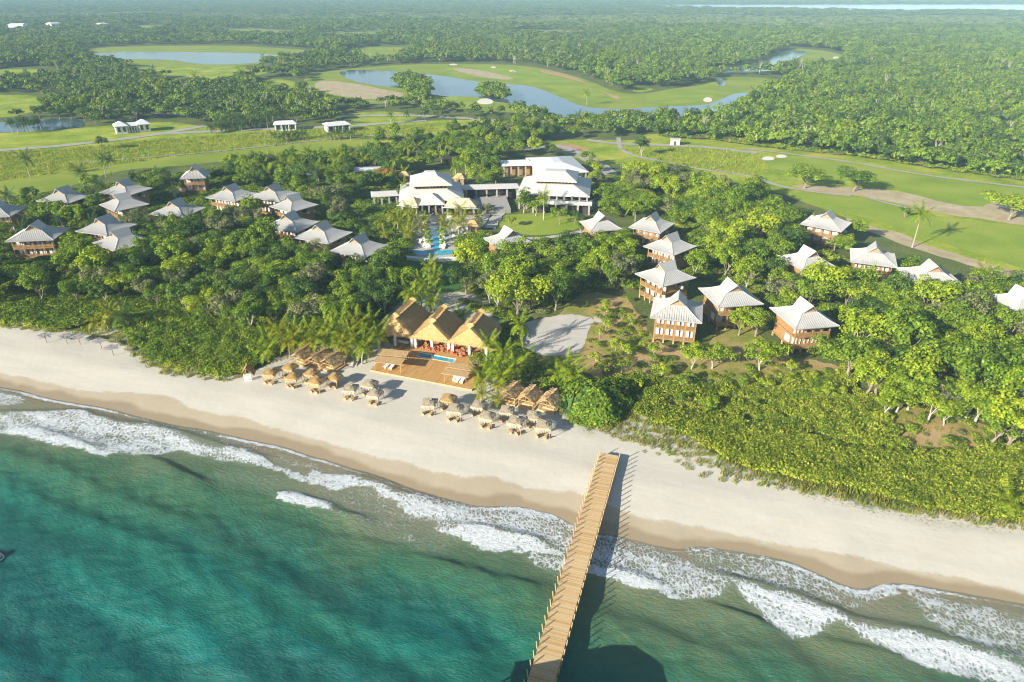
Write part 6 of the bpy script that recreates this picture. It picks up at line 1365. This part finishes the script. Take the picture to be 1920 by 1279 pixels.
# sparse trees on the left meadow and along the roads: things
MT = [(40, 228, 1.0), (62, 232, .9), (70, 205, 1.1), (90, 200, .9), (108, 210, 1.0), (130, 205, 1.1), (155, 212, .9), (178, 224, .8), (252, 205, 1.3), (240, 190, 1.0), (20, 232, .7), (225, 215, .7), (310, 212, .6)]
for i, (px, py, s) in enumerate(MT):
    x, y = G(px, py, 5 * s); t = thing('broadleaf_tree', ['dark', 'shady', 'broad', 'round', 'bushy', 'tall', 'low'][i % 7] + ' tree by the left pond, number'.replace(', number', '') + [' at its near bank', ' on its far bank', ' between pond and road', ' left of the gatehouse', ' beyond the pond', ' beside the dirt road', ' above the pond', ' near the right end of the pond', ' right behind the gatehouse', ' behind the gatehouse by the dirt road', ' nearest the left edge', ' just left of the gatehouse roof', ' right of the gatehouse'][i], 'tree', (x, y, 0), i, 'trees around the left pond', s)
    link('trunk', TRUNK[i % 3], t); link('crown', CROWN[('dark', i % NV)], t)
def prow(n, x0, y0, x1, y1, h, lb, grp, tone='frond_dark', jit_=3):
    for i in range(n):
        f = (i + .5) / n; put_palm(x0 + (x1 - x0) * f + random.uniform(-jit_, jit_), y0 + (y1 - y0) * f + random.uniform(-2, 2), h * random.uniform(.75, 1.1), lb, grp, tone, detailed=False)
prow(5, 8, 232, 75, 226, 7, 'tall dark palm on the near bank of the left pond', 'palms on the bank of the left pond')
prow(22, 390, 238, 505, 225, 4, 'bushy dark palm in the row between the gatehouses', 'palms in the row between the gatehouses')
prow(12, 400, 224, 560, 212, 6, 'palm against the wood behind the road', 'palms along the wood edge behind the road')
prow(7, 510, 256, 575, 250, 3.5, 'leafy palm in front of the plain white house', 'palms before the plain white house')
prow(5, 612, 250, 665, 246, 4, 'leafy palm in front of the stepped white house', 'palms before the stepped white house')
prow(4, 715, 215, 840, 205, 6, 'green palm by the near shore of the golf lake', 'palms at the lake shore')
for (px, py, h, lb) in [(150, 322, 7, 'drooping palm at the lawn edge behind the left villas'), (192, 297, 8, 'tall palm with a bare crown rising over the lawn edge'), (205, 300, 7, 'palm beside the tall one at the lawn edge'), (185, 345, 6, 'palm in front of the villa closest to the lawn'), (172, 372, 6, 'grey-green palm between two left villas'), (270, 342, 6, 'drooping palm right of the stacked villa roofs'), (12, 365, 7, 'palm above the villa cut by the left edge'), (330, 360, 4, 'low palm right of the thatched hut'), (290, 330, 6, 'palm left of the tall narrow villa'), (590, 318, 8, 'palm rising above the trees right of the hotel row'), (1190, 385, 6, 'spreading palm behind the rearmost staggered villa'),
                        (1527, 425, 5, 'palm in front of the square-ridged golf villa'), (1465, 445, 4, 'yellow palm in the grove left of the square-ridged villa'), (1380, 430, 5, 'yellow palm in the grove above the staggered villas'), (1360, 440, 5, 'second yellow palm above the staggered villas'), (655, 480, 4, 'palm before the pool-end villa, left'), (682, 478, 4, 'palm before the pool-end villa, right'), (690, 430, 3, 'pale young palm on the dark garden lawn'), (1845, 508, 3, 'yellow palm right of the villa nearest the bare earth'), (1220, 215, 8, 'tall palm on the near shore of the golf lake'), (1100, 175, 8, 'palm alone on the golf bank across the lake'), (560, 592, 5, 'palm in the dark grove above the left cabanas')]:
    put_palm(px, py, h, lb, tone='frond_yellow' if 'yellow' in lb else 'frond_dark' if px < 900 else 'frond', detailed=h >= 4 and py > 300, sc=1.15)
P = scatter([(440, 305), (560, 290), (700, 278), (750, 285), (700, 320), (600, 330), (500, 330), (440, 340)], 7.0, 4, 91); P = P[~near_clear(P, 2)]
for x, y in P[:60]: put_palm(0, 0, random.uniform(3.5, 6), 'leafy palm in the planted strip behind the hotel row', 'palms in the planted strip', 'frond', detailed=False, world=(x, y))
P = scatter([(1310, 440), (1420, 380), (1500, 470), (1440, 520), (1330, 490), (1750, 560), (1300, 500)], 14, 4, 92)
P = scatter([(0, 420), (300, 380), (470, 380), (480, 410), (300, 430), (0, 470)], 15, 5, 93); P = P[~near_clear(P, 3)]
for x, y in P[:20]: put_palm(0, 0, random.uniform(5, 7), 'dark palm among the left villas', 'palms among the left villas', 'frond_dark', detailed=False, world=(x, y))
# ---- low cover
def patch(name, mat, seed, R=1.6, hgt=.9, n=330, leaf=.21, tilt=.6):
    rng = np.random.default_rng(seed); a = rng.uniform(0, 6.283, n); r = R * np.sqrt(rng.random(n)); x, y = r * np.cos(a), r * np.sin(a)
    z = hgt * (1 - (r / R) ** 2 * .38) * rng.uniform(.75, 1.05, n); N_ = np.column_stack([x / R * .8, y / R * .8, np.ones(n)])
    V, F = leaf_quads(np.column_stack([x, y, z]), N_, leaf, rng, tilt); return npmesh(name, V, F, M[mat])
SG = [patch('scrub_patch', 'scrub', 500 + i, hgt=1.15, n=210, leaf=.27, tilt=.95) for i in range(5)]
SD = [patch('scrub_patch', 'scrub_dark', 520 + i, hgt=1.2) for i in range(3)] + [patch('scrub_patch', 'scrub', 530), patch('scrub_patch', 'leaf_grey', 531), patch('scrub_patch', 'scrub', 532)]
def tuft(mat, seed, n=26, h=.5, R=.6):
    rng = np.random.default_rng(seed); V = []; F = []
    for k in range(n):
        a = rng.uniform(0, 6.28); r = R * math.sqrt(rng.random()); c = np.array([r * math.cos(a), r * math.sin(a), 0]); b = rng.uniform(0, 6.28); wv = np.array([math.cos(b), math.sin(b), 0]) * .06; o = rng.normal(0, .18, 3); o[2] = h * rng.uniform(.5, 1.1)
        m = len(V); V += [c - wv, c + wv, c + o + wv * .3, c + o - wv * .3]; F.append((m, m + 1, m + 2, m + 3))
    return npmesh('tuft', np.array(V), np.array(F), M[mat])
TD = [tuft('dry_grass', i) for i in range(3)] + [tuft('meadow_grass', 5)]
TMd = [tuft('meadow_grass', 10 + i, 30, .8, 1.1) for i in range(3)] + [tuft('dry_grass', 15, 20, .8, 1.0)]
def cover(name, px, sp, smin, smax, protos, label, cat, seed, h=.5, excf=None, fade=None, zs=None, clear=True, ex=True):
    P = scatter(px, sp, h, seed); rng = np.random.default_rng(seed)
    pb, k = projv(P[:, 0], P[:, 1], np.zeros(len(P))); kp = np.ones(len(P), bool)
    if clear: kp &= ~near_clear(P, -1.5)
    if ex: kp &= ~exc_hit(pb, k, [EXC[-5], EXC[-3], EXC[-6]], .3)
    P = P[kp]; return stuff(name, P, rng.uniform(smin, smax, len(P)), protos, label, cat, rngseed=seed, zs=zs)
HEDGE_R = [(1180, 745), (1225, 742), (1260, 765), (1330, 772), (1400, 790), (1470, 800), (1560, 830), (1640, 842), (1760, 850), (1860, 840), (1990, 830), (1990, 985), (1920, 962), (1800, 950), (1700, 930), (1600, 905), (1500, 885), (1420, 870), (1370, 852), (1310, 815), (1250, 788), (1200, 772)]
cover('beach_hedge', HEDGE_R, 1.15, 1.0, 1.2, SG, 'long even hedge of sea grape leaves along the right beach', 'hedge', 61, 1.0)
HEDGE_L = [(-60, 560), (0, 555), (100, 545), (200, 550), (320, 560), (430, 585), (500, 600), (560, 620), (540, 655), (480, 680), (420, 695), (370, 694), (300, 672), (275, 655), (240, 620), (200, 588), (165, 600), (110, 612), (0, 598), (-60, 590)]
cover('beach_hedge', HEDGE_L, 1.25, .95, 1.5, SD, 'uneven green hedge between the left grove and the sand', 'hedge', 62, 1.0)
cover('creeping_plants', [(1100, 800), (1150, 770), (1200, 768), (1260, 790), (1310, 820), (1370, 855), (1430, 878), (1520, 895), (1650, 922), (1800, 955), (1920, 966), (1990, 990), (1990, 1010), (1850, 985), (1700, 965), (1600, 945), (1480, 920), (1400, 905), (1330, 880), (1250, 850), (1180, 830), (1130, 815)], 1.25, .7, 1.5, TD, 'dry creeping plants fraying onto the right beach', 'plants', 63, 0)
cover('creeping_plants', [(-60, 590), (30, 600), (100, 612), (140, 622), (165, 606), (200, 596), (240, 628), (270, 660), (300, 680), (380, 702), (460, 700), (480, 710), (400, 716), (300, 700), (262, 680), (230, 650), (160, 628), (60, 620), (-60, 612)], 1.3, .7, 1.4, TD, 'dry creeping plants fraying onto the left beach', 'plants', 64, 0)
cover('clearing_scrub', [(1120, 715), (1180, 700), (1300, 720), (1420, 720), (1500, 700), (1590, 700), (1660, 770), (1700, 830), (1640, 838), (1560, 820), (1470, 795), (1330, 768), (1230, 745), (1160, 735)], 1.8, .6, 1.15, SG + SD[:1], 'low bright undergrowth between the clearing and the long hedge', 'undergrowth', 65)
cover('clearing_scrub', [(1090, 610), (1120, 560), (1200, 590), (1220, 660), (1330, 690), (1460, 680), (1590, 690), (1500, 730), (1300, 740), (1150, 720), (1110, 680)], 2.2, .25, .9, SD + TD, 'scattered weeds and seedlings in the reddish clearing', 'undergrowth', 66)
cover('undergrowth', [(860, 560), (1000, 600), (970, 640), (990, 680), (1040, 690), (1120, 710), (1180, 740), (1100, 800), (1060, 780), (1050, 740), (960, 720), (900, 700), (890, 660), (945, 620)], 2.0, .8, 1.3, SD, 'dark undergrowth beneath the palms right of the deck', 'undergrowth', 67)
cover('undergrowth', [(-60, 470), (300, 440), (500, 440), (640, 480), (760, 490), (770, 560), (740, 575), (715, 615), (560, 640), (400, 600), (200, 560), (-60, 570)], 2.6, .8, 1.5, SD[:3], 'shrubs and saplings filling the floor of the left grove', 'undergrowth', 68)
cover('undergrowth', [(1300, 360), (1480, 400), (1560, 470), (1700, 540), (1990, 550), (1990, 830), (1880, 800), (1760, 760), (1600, 700), (1480, 640), (1420, 560), (1310, 520), (1190, 540), (1110, 540), (1000, 590), (870, 550), (870, 480), (1100, 440), (1200, 440)], 2.8, .8, 1.6, SD, 'shrubs filling the floor of the right grove', 'undergrowth', 69, ex=True)
cover('undergrowth', [(-60, 390), (330, 325), (560, 295), (740, 290), (760, 400), (740, 470), (500, 450), (300, 440), (-60, 460)], 3.0, .8, 1.5, SD[:3], 'garden shrubs between the left villas', 'undergrowth', 70)
cover('undergrowth', [(1110, 330), (1300, 330), (1300, 430), (1200, 400), (1120, 400)], 3.0, .8, 1.5, SD, 'garden shrubs beside the service road', 'undergrowth', 71)
cover('roadside_shrubs', [(1240, 258), (1330, 262), (1420, 276), (1600, 293), (1760, 318), (1920, 340), (2000, 350), (1990, 325), (1760, 296), (1600, 274), (1420, 258), (1240, 248)], 2.6, 1.0, 2.2, SD, 'bushy edge of the wood along the upper cart path', 'undergrowth', 74, 0)
cover('meadow_grass', [(-150, 292), (0, 288), (120, 280), (300, 262), (500, 248), (700, 240), (800, 232), (820, 245), (600, 264), (450, 281), (330, 293), (210, 310), (100, 326), (0, 340), (-150, 350)], 2.5, .7, 1.6, TMd, 'rough yellow-green grass between the road and the mown lawn', 'grass', 72, 0)
cover('meadow_grass', [(1160, 280), (1300, 276), (1420, 290), (1440, 318), (1400, 330), (1250, 308)], 2.4, .7, 1.5, TMd, 'bright rough grass left of the bunkers', 'grass', 73, 0)
cover('clearing_scrub', [(1560, 768), (1640, 742), (1740, 760), (1820, 790), (1890, 800), (1890, 840), (1780, 845), (1650, 838), (1570, 818)], 2.1, .4, 1.0, SD + TD + TMd, 'weeds and dry grass on the bare slope above the long hedge', 'undergrowth', 75)
cover('dune_creepers', [(1120, 808), (1180, 790), (1260, 800), (1330, 870), (1400, 910), (1330, 900), (1240, 860), (1160, 830)], 2.4, .5, 1.3, TD, 'sparse creepers on the pale sand landward of the pier', 'plants', 76, 0, clear=False)
for i, (px, py) in enumerate(PLANTERS):
    x, y = G(px, py, .7); t = thing('planter', 'white square planter with a small tree beside the hotel pool', 'planter', (x, y, .1), .1, 'planters beside the hotel pool'); link('box', PLM, t); link('plant', SMALLC['lime'][i % 3], t, loc=(0, 0, -.6), scale=(.9, .9, 1.1))
cover('garden_shrubs', [(700, 430), (728, 398), (762, 398), (768, 440), (764, 486), (735, 480)], 2.0, .9, 1.7, SD, 'dense garden shrubs along the left side of the hotel pool', 'shrubs', 81, clear=False, ex=False)
cover('garden_shrubs', [(856, 446), (880, 440), (915, 432), (925, 450), (880, 486), (858, 486)], 2.0, .9, 1.7, SD, 'dense garden shrubs along the right side of the hotel pool', 'shrubs', 82, clear=False, ex=False)
# the big round beach bush
bx, by = G(1117, 765, 0.0); t = thing('sea_grape_bush', 'big round sea grape bush bulging onto the sand right of the cabanas', 'bush', (bx, by + 1.5, 0), .3)
rng = np.random.default_rng(9); n = 7200; e = rng.normal(0, 1, (n, 3)); e[:, 2] = np.abs(e[:, 2]); e /= np.linalg.norm(e, axis=1)[:, None]
a = np.arctan2(e[:, 1], e[:, 0]); rad = 1 + .10 * np.sin(3 * a + 1) + .06 * np.sin(7 * a); lump = 1 + .07 * np.sin(e[:, 0] * 11 + 2 * e[:, 1] * 7) * np.cos(e[:, 2] * 9 + e[:, 1] * 8)
C = e * np.array([8.2, 7.6, 4.6]) * (rad * lump * rng.uniform(.93, 1.02, n))[:, None]; V, F = leaf_quads(C, e * 1.2 + [0, 0, .4], .46, rng, .5); link('crown', npmesh('crown', V, F, M['scrub_dark']), t)
e2 = rng.normal(0, 1, (300, 3)); e2[:, 2] = np.abs(e2[:, 2]); e2 /= np.linalg.norm(e2, axis=1)[:, None]; V, F = leaf_quads(e2 * np.array([7.4, 6.8, 4.0]), e2, 2.2, rng, .15, 1.1); link('inner_foliage', npmesh('inner_foliage', V, F, M['leaf_dark']), t)
part('stem', MB().tube([(0, 0, -.2), (.4, .2, 1.5), (.8, .3, 3)], [.3, .25, .1], 6).tube([(0, 0, 0), (-1, .8, 1.5), (-2, 1, 3)], [.25, .2, .08], 6), M['bark'], t)
# ------------------------------------------------------------------ haze over the far country
mb = MB().box(-7900, 7900, -620, 9900, -45, 79.5)
hm = bpy.data.materials.new('haze'); hm.use_nodes = True; hn = hm.node_tree; hn.nodes.remove(hn.nodes['Principled BSDF'])
pv = hn.nodes.new('ShaderNodeVolumePrincipled'); pv.inputs['Color'].default_value = (.50, .80, 1.0, 1); pv.inputs['Density'].default_value = .00018; pv.inputs['Anisotropy'].default_value = -.15
hn.links.new(pv.outputs[0], hn.nodes['Material Output'].inputs['Volume'])
tag(link('haze', mb.mesh('haze', hm)), 'pale haze thickening towards the horizon', 'haze', kind='stuff')

# ------------------------------------------------------------------ one label per thing
ORD = ['first', 'second', 'third', 'fourth', 'fifth', 'sixth', 'seventh', 'eighth', 'ninth', 'tenth', 'eleventh', 'twelfth', 'thirteenth', 'fourteenth', 'fifteenth', 'sixteenth', 'seventeenth', 'eighteenth', 'nineteenth', 'twentieth']
TEN = {20: 'twenty', 30: 'thirty', 40: 'forty', 50: 'fifty', 60: 'sixty'}
def ordinal(i):
    if i < 20: return ORD[i]
    n = i + 1; t_ = n // 10 * 10
    return (TEN[t_][:-1] + 'ieth') if n % 10 == 0 else TEN[t_] + '-' + ORD[n % 10 - 1]
by = {}
for o in SC.objects:
    if o.parent is None and o.get('label') and o.get('kind') is None: by.setdefault(o['label'], []).append(o)
for lb, L in by.items():
    lb0 = lb.replace('medium ', '')
    if len(L) < 2: continue
    L.sort(key=lambda o: proj(o.location.x, o.location.y)[0])
    for i, o in enumerate(L):
        if len(L) == 2: s = ('left', 'right')[i] + ' one of two'
        else: s = 'leftmost' if i == 0 else 'rightmost' if i == len(L) - 1 else ordinal(i) + ' from left'
        o['label'] = (lb if len((lb + ' ' + s).split()) <= 15 else lb0) + ', ' + s
